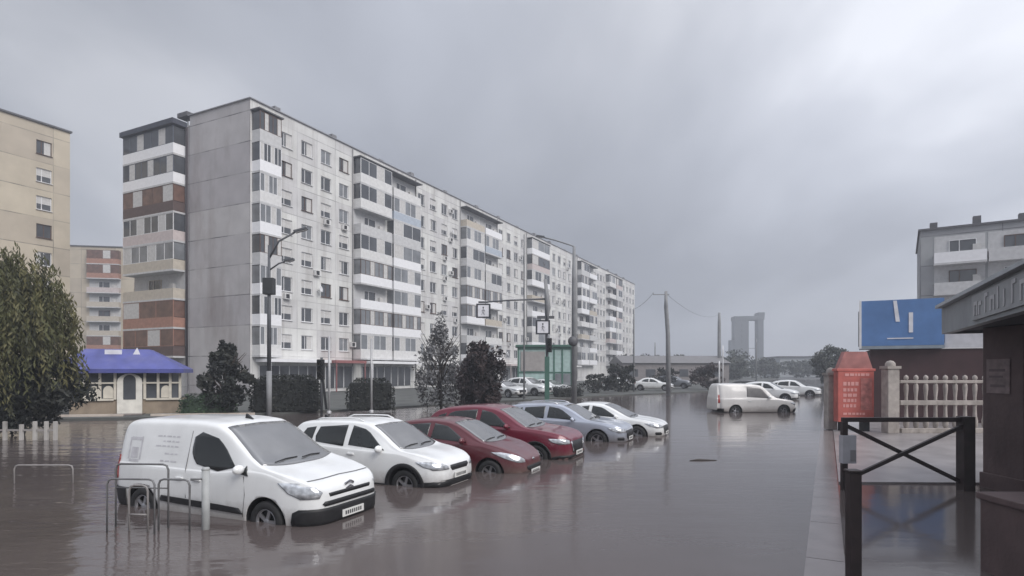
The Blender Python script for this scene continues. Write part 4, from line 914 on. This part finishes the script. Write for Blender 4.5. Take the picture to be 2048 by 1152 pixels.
def pillar_at():
    m = MB(); inv = pb.matrix_basis.inverted()
    m.box(0, 1.45, 0, .95, -.3, 3.155); m.box(-.04, 1.5, -.04, .99, -.3, .30)
    o = m.build('pillar', BRICK, pb, bevel=.015)
    o.matrix_local = inv @ (Matrix.Translation((9.35, 10.97, 0)))
    s = MB(); s.box(0, 9, 0, .3, -.3, 3.155); o2 = s.build('wall', mat('dark_shop_wall', (0.028, 0.03, 0.045), .6, var=.2), pb); o2.matrix_local = inv @ Matrix.Translation((10.81, 11.4, 0))
pillar_at()
nb = MB(); nb.box(0, .55, -.02, -.004, 0, .66, 0); nb.box(.07, .45, -.024, -.021, .42, .47, 1); nb.box(.07, .40, -.024, -.021, .30, .34, 1); nb.box(.10, .45, -.024, -.021, .12, .17, 1)
no_ = tag(nb.build('paper_notice', [mat('aged_paper', (0.20, 0.155, 0.155), .8, var=.25, scale=6), mat('notice_ink', (0.12, 0.095, 0.095), .8)], loc=(9.35, 11.80, 1.87)), 'faded paper notice pasted on the brown porch pillar', 'notice')
no_.rotation_euler = (0, 0, R(-90))
RUST = mat('dark_iron', (0.030, 0.020, 0.021), .55, var=.3, scale=6)
def railing():
    b = thing('railing', 'dark iron railing with a cross brace beside the porch pillar', 'railing', (6.42, 11.6, 0), 0)
    w_ = 2.26
    def one(n, *bars):
        m = MB()
        for (p, q_, s_) in bars: m.bar(p, q_, s_, s_)
        m.build(n, RUST, b, bevel=.006)
    one('top_rail', ((-.04, 0, 1.36), (w_ - .02, 0, 1.36), .085))
    one('post', ((0, 0, -.3), (0, 0, 1.315), .10)); one('post', ((w_ + .09, 0, -.3), (w_ + .09, 0, 1.42), .22))
    one('brace', ((.06, .035, 1.24), (w_, .035, .16), .07)); one('brace', ((.06, -.036, .22), (w_, -.036, 1.24), .07))
    s = MB(); s.box(-.062, .20, -.07, .07, .52, 1.06, 0); s.box(.08, .19, -.074, -.071, .56, .78, 1); s.build('post_cover', [mat('grey_wrap', (0.42, 0.42, 0.45), .6, var=.15), mat('grey_wrap_stain', (0.25, 0.24, 0.25), .7)], b, bevel=.02)
railing()

np_ = thing('iron_post', 'dark iron post on the kerb line, nearest to the camera', 'post', (3.67, 6.45, 0))
m = MB(); m.box(-.06, .06, -.06, .06, -.3, 1.21); m.build('shaft', RUST, np_, bevel=.01)
m = MB(); m.box(-.072, .072, -.072, .072, 1.212, 1.24); m.build('cap', RUST, np_, bevel=.01)
lw = thing('low_wall', 'end of a low dark brown wall in the bottom right corner', 'wall', (5.42, 5.2, 0))
m = MB(); m.box(0, 1.6, 0, 1.75, -.3, .82); m.build('wall', BRICK, lw, bevel=.012)
m = MB(); m.box(-.03, 1.63, -.03, 1.78, .823, .90); m.build('coping', BRICK, lw, bevel=.012)
# ------------------------------------------------------------------ hoop barriers in the water
TUBE = mat('galvanised_tube', (0.16, 0.16, 0.165), .55, .2, var=.2, scale=8)
TUBEW = mat('pale_painted_tube', (0.27, 0.255, 0.25), .6, var=.15, scale=8)
def hoop(label, p, q_, top, r=.022, mt=TUBE, mid=None, group='tubular barriers in the flood'):
    p, q_ = Vector((*p, 0)), Vector((*q_, 0)); b = thing('barrier', label, 'barrier', p, 0, group); d = q_ - p; u = d.normalized()
    m = MB(); m.tube([(0, 0, -.3), (0, 0, top - .08), tuple(u * .025 + Vector((0, 0, top - .02))), tuple(u * .08 + Vector((0, 0, top))), tuple(d - u * .08 + Vector((0, 0, top))), tuple(d - u * .025 + Vector((0, 0, top - .02))), tuple(d + Vector((0, 0, top - .08))), tuple(d + Vector((0, 0, -.3)))], r, 8); m.build('hoop', mt, b)
    if mid:
        m = MB(); m.tube([(0, 0, mid), tuple(d + Vector((0, 0, mid)))], r * .8, 6); m.build('crossbar', mt, b)
hoop('pale low tubular barrier standing alone in rippled water left of the van', (-10.2, 12.3), (-9.0, 12.3), .37, .015, TUBEW)
hoop('taller thin tubular barrier in front of the van rear wheel', (-5.85, 8.86), (-5.04, 8.80), .93, .015, TUBE, .58)
hoop('small inner tubular barrier in front of the van rear wheel', (-5.75, 8.52), (-5.04, 8.46), .77, .014, TUBE)
hoop('narrow low tubular barrier before the van rear wheel, lowest of them', (-5.50, 8.62), (-5.22, 8.60), .66, .016, TUBEW, .24)
hoop('tubular barrier in front of the van side, next to the grey post', (-5.10, 8.66), (-4.62, 8.60), .74, .015, TUBE)
gp = thing('bollard', 'thick grey steel post in front of the van side', 'post', (-4.45, 8.72, 0))
m = MB(); m.tube([(0, 0, -.3), (0, 0, .86)], .055, 12); m.lathe([(.055, .86), (.06, .865), (.045, .9), (.001, .905)], 12); m.build('shaft', mat('grey_post', (0.36, 0.37, 0.37), .6, var=.15, scale=6), gp)
m = MB(); m.tube([(-.17, -.1, .74), (0, -.02, .74)], .018, 6); m.build('bracket', TUBE, gp)
def white_fence():
    b = thing('white_fence', 'low white picket barrier under the big tree on the left', 'fence', (-16.9, 20, 0), 0)
    for x in (.0, .55, 1.0, 1.38, 1.68): m = MB(); m.box(x - .05, x + .05, -.05, .05, -.3, .62 - (x == .55) * .1); m.build('post', mat('white_washed', (0.44, 0.42, 0.40), .8, var=.12), b, bevel=.01)
    m = MB(); m.box(-1.5, 1.7, -.02, .02, .30, .36); m.build('rail', mat('dull_rail', (0.30, 0.28, 0.27), .8), b)
white_fence()
st = MB(); st.tube([(4.55, 15.35, .004), (4.8, 15.45, .014), (5.25, 15.4, .006)], [.012, .03, .01], 6)
tag(st.build('floating_branch', mat('wet_bark', (0.06, 0.05, 0.045), .6)), 'thin dark branch floating alone on the open water', 'branch')

# ------------------------------------------------------------------ lamps, poles, signals
STEEL = mat('dark_steel', (0.10, 0.105, 0.115), .55, .3, var=.15, scale=3)
CONC = mat('grey_pole', (0.24, 0.245, 0.255), .75, var=.15, scale=2)
def lamp_head(b, p, d, l=.6):
    m = MB(); d = Vector(d).normalized(); p = Vector(p)
    mx = Matrix.Translation(p) @ d.to_track_quat('X', 'Z').to_matrix().to_4x4()
    m.box(0, l, -.13, .13, -.02, .10, 0, mx); m.box(.06, l - .04, -.10, .10, -.06, -.022, 1, mx); m.build('lamp_head', [STEEL, mat('lamp_glass', (0.5, 0.5, 0.5), .3)], b, bevel=.02)
def pole(b, path, rad, mt=STEEL, name='pole'): m = MB(); m.tube(path, rad, 10); m.build(name, mt, b)
def left_lamp():
    b = thing('street_lamp', 'tall grey street lamp with two short arms in front of the gable', 'street lamp', (-12.55, 31, .1))
    pole(b, [(0, 0, -.3), (0, 0, 2.2)], .14, CONC, 'base'); pole(b, [(0, 0, 2.2), (0, 0, 5.0), (0, 0, 8.7)], [.105, .10, .06])
    pole(b, [(0, 0, 8.0), (.5, 0, 8.9), (1.3, 0, 9.35)], .05, STEEL, 'arm'); lamp_head(b, (1.3, 0, 9.36), (.95, 0, .25), .7)
    pole(b, [(0, 0, 7.4), (.5, 0, 7.75), (.8, 0, 7.85)], .04, STEEL, 'arm'); lamp_head(b, (.8, 0, 7.86), (.95, 0, .15), .5)
    m = MB(); m.box(-.28, .28, -.2, .2, 6.15, 7.0); m.build('control_box', mat('dark_box', (0.035, 0.037, 0.04), .6), b, bevel=.03)
left_lamp()
def signal(b, x, y, z, k=1.0):
    m = MB(); m.box(x - .18 * k, x + .18 * k, y - .16, y + .02, z, z + 1.0 * k); m.build('signal_head', BLACKP, b, bevel=.03)
    for i in range(3):
        mx = Matrix.Translation((x, y - .161, z + (.18 + .32 * i) * k)) @ Matrix.Rotation(R(90), 4, 'X'); l = MB(); l.lathe([(.001, .006), (.11 * k, .004), (.115 * k, .0)], 14, 0, mx); l.lathe([(.12 * k, 0), (.13 * k, .14)], 14, 0, mx); l.build('lens', mat('dark_lens', (0.03, 0.028, 0.025), .3), b)
def left_signal():
    b = thing('traffic_light', 'black traffic light on a short dark post by the clipped hedges', 'traffic light', (-9.9, 31.2, .1))
    pole(b, [(0, 0, -.3), (0, 0, 2.9)], .07); signal(b, 0, -.08, 1.75, 1.05)
    m = MB(); m.bar((.05, 0, 1.8), (.25, 0, .2), .1); m.build('cable_cover', BLACKP, b)
left_signal()
for i, (x, y, h, lab) in enumerate(((-9.45, 31.0, 4.0, 'thin pale steel post just right of the black traffic light'), (-7.4, 31.6, 3.9, 'thin pale steel post between the hedge and the bare tree'))):
    b = thing('sign_post', lab, 'post', (x, y, .1)); pole(b, [(0, 0, -.3), (0, 0, h)], .055, mat('pale_steel', (0.42, 0.42, 0.43), .5, .3))
    m = MB(); m.lathe([(.12, 0), (.12, .12), (.06, .16)], 10); m.build('collar', mat('pale_steel', (0.42, 0.42, 0.43), .5, .3), b)
def cross_sign(b, x, y, z, s, name='crossing_sign'):
    m = MB(); m.box(x - s / 2, x + s / 2, y - .03, y, z, z + s, 0); m.box(x - s * .38, x + s * .38, y - .036, y - .031, z + s * .1, z + s * .9, 1)
    # walking figure on stripes
    m.box(x - s * .05, x + s * .04, y - .042, y - .037, z + s * .66, z + s * .78, 0)
    for (p, q_) in (((0, .64), (-.02, .42)), ((-.02, .42), (-.14, .22)), ((-.02, .42), (.12, .22)), ((0, .6), (.14, .48)), ((0, .6), (-.13, .48))):
        m.bar((x + p[0] * s, y - .040, z + p[1] * s), (x + q_[0] * s, y - .040, z + q_[1] * s), s * .07, .006, 0)
    m.build(name, [mat('sign_black', (0.02, 0.022, 0.03), .5), mat('sign_white', (0.7, 0.7, 0.74), .5)], b)
def gantry():
    b = thing('traffic_light', 'dark mast traffic light with a long arm carrying crossing signs', 'traffic light', (2.45, 42, .1))
    pole(b, [(0, 0, -.3), (0, 0, 3.4), (-.1, 0, 7.9)], [.12, .10, .09])
    m = MB(); m.tube([(-.05, 0, 5.2), (.08, -.1, 6.6), (-.12, -.1, 8.6)], [.16, .18, .13], 8); m.build('mast_sleeve', CONC, b)
    pole(b, [(0, 0, 7.25), (-2.6, 0, 7.15), (-4.6, 0, 7.0)], [.07, .055, .05], STEEL, 'arm')
    cross_sign(b, -4.45, -.12, 5.9, 1.0); cross_sign(b, -.30, -.16, 4.75, 1.0)
    m = MB(); m.box(-.7, .5, -.1, -.06, 5.85, 6.05); m.build('plate', STEEL, b)
    m = MB(); m.box(-4.8, -4.1, -.05, .05, 6.95, 7.08); m.build('hanger', STEEL, b)
    signal(b, .15, -.12, 3.5, 1.0)
    m = MB(); m.box(-.16, .16, -.16, .16, 0, 3.2); m.build('green_post', mat('green_frame', (0.05, 0.13, 0.10), .5), b)
gantry()
def mid_lamp():
    b = thing('street_lamp', 'tall street lamp with a long bent arm near the far end of the long block', 'street lamp', (4.4, 42.5, .1))
    pole(b, [(0, 0, -.3), (0, 0, 8.4), (0, 0, 11.0)], [.20, .17, .10], CONC); pole(b, [(0, 0, 11.0), (-.2, 0, 11.1), (-1.3, 0, 11.45), (-2.1, 0, 11.65)], .05, CONC, 'arm'); lamp_head(b, (-2.1, 0, 11.65), (-.97, 0, .15), .6)
    m = MB(); m.lathe([(.001, 0), (.36, 0), (.36, .03), (.001, .03)], 20, 0, Matrix.Translation((-.1, -.22, 4.3)) @ Matrix.Rotation(R(90), 4, 'X')); m.build('round_sign', mat('sign_back', (0.10, 0.10, 0.11), .5), b)
mid_lamp()
def util_pole(x, y, h, lab, r=.16, arm=True, mt=None, lean=0):
    b = thing('utility_pole', lab, 'pole', (x, y, 0), 0, 'poles along the street'); mt = mt or CONC
    pole(b, [(0, 0, -.3), (-lean * .3, 0, h * .6), (-lean, 0, h * .86), (-lean, 0, h)], [r * 1.15, r, r * .95, r * .7], mt)
    if arm: m = MB(); m.bar((-lean - 1.2, 0, h - .3), (-lean + .3, 0, h - .3), .07); m.tube([(-lean - 1.2, 0, h - .3), (-lean - 1.2, 0, h - .1)], .04, 6); m.build('crossarm', mt, b)
util_pole(14.75, 56.5, 9.8, 'grey concrete pole standing alone against the sky right of the long block', .2, True, None, .25)
util_pole(13.0, 64, 9.0, 'thin pole at the far corner of the long block', .08, False)
util_pole(38, 110, 13, 'distant thin grey pole left of the far tower frame', .32, False)
util_pole(.95, 47, 13.0, 'thin steel pole rising before the middle of the long block', .06, False)
util_pole(31, 130, 8.5, 'small far pole above the bushes', .13, False); util_pole(55, 135, 9.5, 'small far pole right of the far tower frame', .13, False)
util_pole(22.8, 66, 3.4, 'short pale post by the far bushes', .09, False, PVC); util_pole(23.9, 68, 5.2, 'short pale post by the far bushes, taller of the two', .07, False, PVC)

def wire(label, a, c, sag, n=14):
    a, c = Vector(a), Vector(c); m = MB(); m.tube([tuple(a.lerp(c, i / n) - Vector((0, 0, sag * 4 * (i / n) * (1 - i / n)))) for i in range(n + 1)], .014, 5)
    tag(m.build('overhead_wire', BLACKP), label, 'wire', 'overhead wires')
wire('thin overhead wire sagging from the lone pole towards the far thin grey pole', (14.5, 56.5, 9.6), (38, 110, 12.7), 1.2)
wire('short overhead wire between the lone pole and the thin corner pole', (13.3, 56.5, 9.62), (13.0, 64, 8.9), .2)
# ------------------------------------------------------------------ trees, hedges
BARK = mat('bark', (0.06, 0.048, 0.04), .9, var=.3, scale=6, bump=.4)
def leaf_mats(key, cols): return [mat('%s_leaf_%s' % (key, 'abc'[i]), c, .75, var=.3, scale=1.5) for i, c in enumerate(cols)]
LM = {'willow': leaf_mats('willow', [(0.075, 0.078, 0.030), (0.115, 0.108, 0.045), (0.042, 0.044, 0.022)]),
      'dark': leaf_mats('dark', [(0.022, 0.026, 0.022), (0.034, 0.036, 0.030), (0.014, 0.016, 0.015)]),
      'green': leaf_mats('green', [(0.035, 0.07, 0.035), (0.05, 0.09, 0.04), (0.025, 0.045, 0.025)]),
      'brown': leaf_mats('brown', [(0.035, 0.024, 0.026), (0.048, 0.032, 0.032), (0.022, 0.017, 0.019)]),
      'grey': leaf_mats('grey', [(0.16, 0.16, 0.165), (0.21, 0.21, 0.215), (0.12, 0.118, 0.12)]),
      'far': leaf_mats('far', [(0.05, 0.06, 0.05), (0.065, 0.07, 0.055), (0.04, 0.045, 0.042)])}
def leaves(m, c, rad, n, size, rng, mi=0, droop=0):
    for _ in range(n):
        while True:
            v = Vector((rng.uniform(-1, 1), rng.uniform(-1, 1), rng.uniform(-1, 1)))
            if v.length <= 1: break
        p = Vector(c) + Vector((v.x * rad[0], v.y * rad[1], v.z * rad[2]))
        s = size * rng.uniform(.5, 1.3); a = Vector((rng.uniform(-1, 1), rng.uniform(-1, 1), rng.uniform(-1, 1) - droop)).normalized(); b = a.cross(Vector((rng.uniform(-1, 1), rng.uniform(-1, 1), rng.uniform(-1, 1)))).normalized()
        i = m.verts([p - a * s, p + b * s * .45, p + a * s, p - b * s * .45]); m.face((i, i + 1, i + 2, i + 3), mi)
def tree(label, loc, h, rx, ry, z0, key, nclump, per, size, seed, trunk=.15, name='tree', cat='tree', group=None, shape='round', droop=0, limbs=6, clump=.32):
    b = thing(name, label, cat, loc, 0, group); rng = random.Random(seed); m = MB(); t = MB(); zc = (h + z0) / 2; rz = (h - z0) / 2
    t.tube([(0, 0, -.4), (.04, 0, z0 * .6), (-.03, .03, zc), (0, 0, h * .88)], [trunk * 1.25, trunk, trunk * .6, trunk * .12], 9)
    for i in range(limbs):
        a = rng.uniform(0, 6.28); zz = z0 * .7 + (h - z0) * rng.uniform(.02, .5); e = Vector((math.cos(a) * rx * .75, math.sin(a) * ry * .75, min(h * .95, zz + rz * rng.uniform(.4, .9))))
        t.tube([(0, 0, zz), tuple(Vector((0, 0, zz)).lerp(e, .5) + Vector((0, 0, .1))), tuple(e)], [trunk * .45, trunk * .28, trunk * .07], 6)
    t.build('trunk', BARK, b)
    if shape == 'willow':       # hanging strands of narrow leaves
        for i in range(nclump):
            a = rng.uniform(0, 6.283); q = math.sqrt(rng.uniform(.02, 1)); th = rng.uniform(.15, 1.0)
            zt = zc + rz * math.sqrt(max(0, 1 - q * q)) * rng.uniform(.55, 1.0) - (rz * .3 if rng.random() < .3 else 0); L = rng.uniform(.9, 2.6); L = min(L, zt - z0)
            wob = .80 + .20 * math.sin(3 * a + 1.1) + .13 * math.sin(7 * a + .4 + zt); q2 = q * wob
            p = Vector((math.cos(a) * q2 * rx, math.sin(a) * q2 * ry, zt + .45 * math.sin(5 * a + 2 * q) * q)); mi = rng.choice((0, 0, 1, 2)); dr = Vector((math.cos(a) * .12, math.sin(a) * .12, -1)).normalized()
            for j in range(per):
                u = j / per; c = p + dr * L * u + Vector((rng.uniform(-.10, .10), rng.uniform(-.10, .10), rng.uniform(-.05, .05)))
                d = (dr + Vector((rng.uniform(-.7, .7), rng.uniform(-.7, .7), rng.uniform(-.2, .4)))).normalized(); w = d.cross(Vector((rng.uniform(-1, 1), rng.uniform(-1, 1), .1))).normalized(); sz = size * rng.uniform(.6, 1.3)
                k = m.verts([c - d * sz, c + w * sz * .26, c + d * sz, c - w * sz * .26]); m.face((k, k + 1, k + 2, k + 3), mi)
        nclump = 0
    for i in range(nclump):
        while True:
            v = Vector((rng.uniform(-1, 1), rng.uniform(-1, 1), rng.uniform(-1, 1)))
            if .35 < v.length <= 1: break
        k = 1.0
        if shape == 'cone': k = max(.12, (1 - v.z) * .62)
        if shape == 'plume': k = max(.15, min(1, (1.05 - v.z) * .8))
        c = (v.x * rx * k, v.y * ry * k, zc + v.z * rz); cr = clump * rng.uniform(.6, 1.3)
        leaves(m, c, (rx * cr * (.5 + .5 * k), ry * cr * (.5 + .5 * k), rz * cr * .8), per, size, rng, rng.choice((0, 0, 1, 2)), droop)
    m.build('crown', LM[key], b, fix=False)
    return b
tree('large drooping olive green tree at the left edge over white posts', (-17.9, 20.6, 0), 6.75, 2.5, 2.4, .35, 'willow', 1050, 36, .11, 1, .2, shape='willow')
tree('dark dense shrub filling the shade under the large olive tree', (-17.6, 21.6, 0), 2.9, 2.1, 1.2, .25, 'dark', 110, 110, .10, 61, .06, name='bush', cat='bush', clump=.3)
def shrub_tree():
    tree('dark spiky shrub tree before the gable with open branches', (-14.6, 30.6, .1), 3.9, 1.35, 1.2, .2, 'dark', 55, 80, .14, 2, .1, clump=.26, limbs=14, shape='plume')
shrub_tree()
tree('bare grey feathery tree between the hedges and the round tree', (-4.3, 36, .1), 5.6, 1.7, 1.3, -.3, 'grey', 70, 60, .11, 3, .09, shape='plume', limbs=30, clump=.24)
tree('dense dark round topped thuja behind the red cars', (-1.65, 32.6, .1), 3.65, 1.15, 1.1, -.1, 'brown', 80, 140, .12, 5, .12, clump=.34)
def hedge(label, loc, rz, L, Wd, H, key, seed, rnd=.25, group='clipped hedges on the verge'):
    b = thing('hedge', label, 'hedge', loc, rz, group); rng = random.Random(seed); m = MB()
    c = MB(); c.box(.15, L - .15, -Wd / 2 + .15, Wd / 2 - .15, 0, H - .18); c.build('core', LM[key][2], b, bevel=.12)
    n = int(L * H * 260)
    for _ in range(n):
        f = rng.random()
        if f < .45: p = (rng.uniform(0, L), -Wd / 2 + rng.uniform(-.03, .14), rng.uniform(0, H))
        elif f < .8: p = (rng.uniform(0, L), rng.uniform(-Wd / 2, Wd / 2), H - rng.uniform(-.04, .16))
        elif f < .9: p = (L - rng.uniform(-.04, .14), rng.uniform(-Wd / 2, Wd / 2), rng.uniform(0, H))
        else: p = (rng.uniform(-.04, .14), rng.uniform(-Wd / 2, Wd / 2), rng.uniform(0, H))
        ex = min(p[0], L - p[0])
        if ex < rnd and p[2] > H - rnd + ex: continue
        q_ = rng.choice((0, 0, 1, 2)); leaves(m, p, (.05, .05, .05), 1, .085, rng, q_)
    m.build('foliage', LM[key], b, fix=False)
hedge('low green hedge beside the blue roofed cafe', (-16.6, 30.0, .1), R(14), 2.6, .9, 1.0, 'green', 4)
hedge('long dark clipped hedge between the spiky shrub and the traffic light', (-13.9, 31.9, .1), R(20), 3.6, 1.1, 1.95, 'dark', 5, .5)
hedge('dark clipped hedge block with rounded corners right of the traffic light', (-9.2, 33.4, .1), R(12), 2.6, 1.2, 1.75, 'dark', 6, .5)
hedge('low dark hedge behind the silver cars left of the street lamp', (3.6, 50.6, .1), R(38), 3.0, 1.0, .9, 'dark', 8)
tree('dark bush with forked top at the foot of the far end of the long block', (11.6, 64, .1), 3.2, 1.5, 1.3, .1, 'dark', 34, 60, .16, 9, .1, limbs=9, clump=.3)
tree('low dark bush below the street lamp before the long block', (8.6, 60, .1), 1.9, 1.9, 1.2, .0, 'dark', 30, 50, .15, 10, .06, name='bush', cat='bush')
tree('greyish round bush right of the lone concrete pole', (23.0, 70.5, .1), 3.3, 1.9, 1.5, .0, 'brown', 34, 60, .17, 11, .08, name='bush', cat='bush')
tree('small dark bush left of the greyish round bush', (19.3, 76, .1), 2.6, 1.8, 1.4, .0, 'dark', 26, 50, .17, 12, .06, name='bush', cat='bush')
tree('lone round green tree on the far right of the road', (50.5, 96, .1), 6.6, 2.7, 2.5, .6, 'far', 60, 80, .25, 13, .2)
rng = random.Random(30)
FT = ['wide crowned far tree behind the low building', 'small far tree right of the lone pole', 'far tree before the foot of the tower frame', 'far tree at the foot of the tower frame on its right', 'distant tree seen over the white off road cars', 'low distant tree near the lone round tree', 'far hazy tree behind the greyish bush', 'far hazy tree between the pole and the bush']
for i, (x, y, h, r_) in enumerate(((33, 150, 6.5, 6), (42, 145, 5.5, 5), (62, 170, 7.5, 8), (78, 185, 6.0, 6), (90, 190, 5.2, 7), (104, 200, 7.0, 7), (52, 150, 6.0, 7), (46, 170, 6.5, 6))):
    tree(FT[i], (x, y, .1), h, r_, r_ * .8, .2, 'far', 40, 45, .5, 40 + i, .25, group='trees far along the road')
fw = MB(); rg = random.Random(77)
for i in range(260):
    x = -60 + i * 1.7 + rg.uniform(-2, 2); y = 330 + rg.uniform(-20, 30); h = rg.uniform(5, 10.5)
    leaves(fw, (x, y, h * .45), (4.5, 3.5, h * .55), 34, 1.1, rg, rg.choice((0, 1, 2)))
tag(fw.build('far_woodland', LM['far'], fix=False), 'distant belt of hazy trees along the horizon', 'trees', kind='stuff')
lb = thing('low_building', 'long low grey building beyond the far bushes', 'building', (19.5, 105, .1), R(4))
m = MB(); m.box(0, 19, 0, 10, 0, 3.6); m.build('wall', mat('drab_wall', (0.22, 0.2, 0.2), .8, var=.15), lb)
m = MB(); m.prism([(-.3, -.4, 3.6), (-.3, 10.4, 3.6), (-.3, 5, 5.0)], (19.6, 0, 0)); m.build('roof', mat('drab_roof', (0.17, 0.165, 0.17), .8), lb)
for i in range(6): m = MB(); m.box(1 + i * 3, 2.6 + i * 3, -.05, -.004, 1.2, 2.5); m.build('window', GLASS, lb)
lb = thing('low_building', 'distant flat warehouse beyond the road end', 'building', (96, 215, .1), R(-6))
m = MB(); m.box(0, 52, 0, 20, 0, 7); m.build('wall', mat('pale_shed', (0.36, 0.38, 0.40), .7, var=.1), lb); m = MB(); m.box(-.5, 52.5, -.5, 20.5, 7.004, 7.5); m.build('roof', M_roof, lb)
for i in range(8): m = MB(); m.box(3 + i * 6, 6 + i * 6, -.05, -.004, 2.5, 5); m.build('window', GLASS, lb)
# unfinished tower frame on the horizon
tw = thing('tower', 'distant grey tower frame of two shafts joined by a top beam', 'tower', (141, 380, 0), R(-8))
TW = mat('tower_concrete', (0.10, 0.11, 0.12), .8, var=.12, scale=.2)
m = MB(); m.box(0, 8.6, 0, 9, 0, 34.6); m.box(-2.2, -.004, .5, 8, 0, 22); m.build('shaft', TW, tw); m = MB(); m.box(14.4, 17.6, .2, 9, 0, 34.6); m.build('shaft', TW, tw)
m = MB(); m.box(-.3, 18, -.2, 9.2, 34.604, 37); m.box(14.2, 18.2, -.1, 9, 37.004, 39.2); m.build('top_beam', TW, tw)
for i in range(9): m = MB(); m.box(8.604, 14.396, 3, 3.6, 3 + i * 3.4, 3.3 + i * 3.4) if i in (1, 4) else m.box(4.0, 4.6, -.1, -.004, 3 + i * 3.4, 5 + i * 3.4); m.build('ledge', DARK, tw)

# ------------------------------------------------------------------ humid air
hz = MB(); hz.box(-520, 720, -40, 900, -1.4, 52)
hm = bpy.data.materials.new('haze'); hm.use_nodes = True; ht = hm.node_tree; ht.nodes.clear()
pvn = ht.nodes.new('ShaderNodeVolumePrincipled'); pvn.inputs['Density'].default_value = 0.0018; pvn.inputs['Color'].default_value = (0.86, 0.90, 0.98, 1); pvn.inputs['Anisotropy'].default_value = 0.1
mo = ht.nodes.new('ShaderNodeOutputMaterial'); ht.links.new(pvn.outputs[0], mo.inputs['Volume'])
tag(hz.build('haze', hm), 'pale humid air over the whole flooded street', 'haze', kind='stuff')
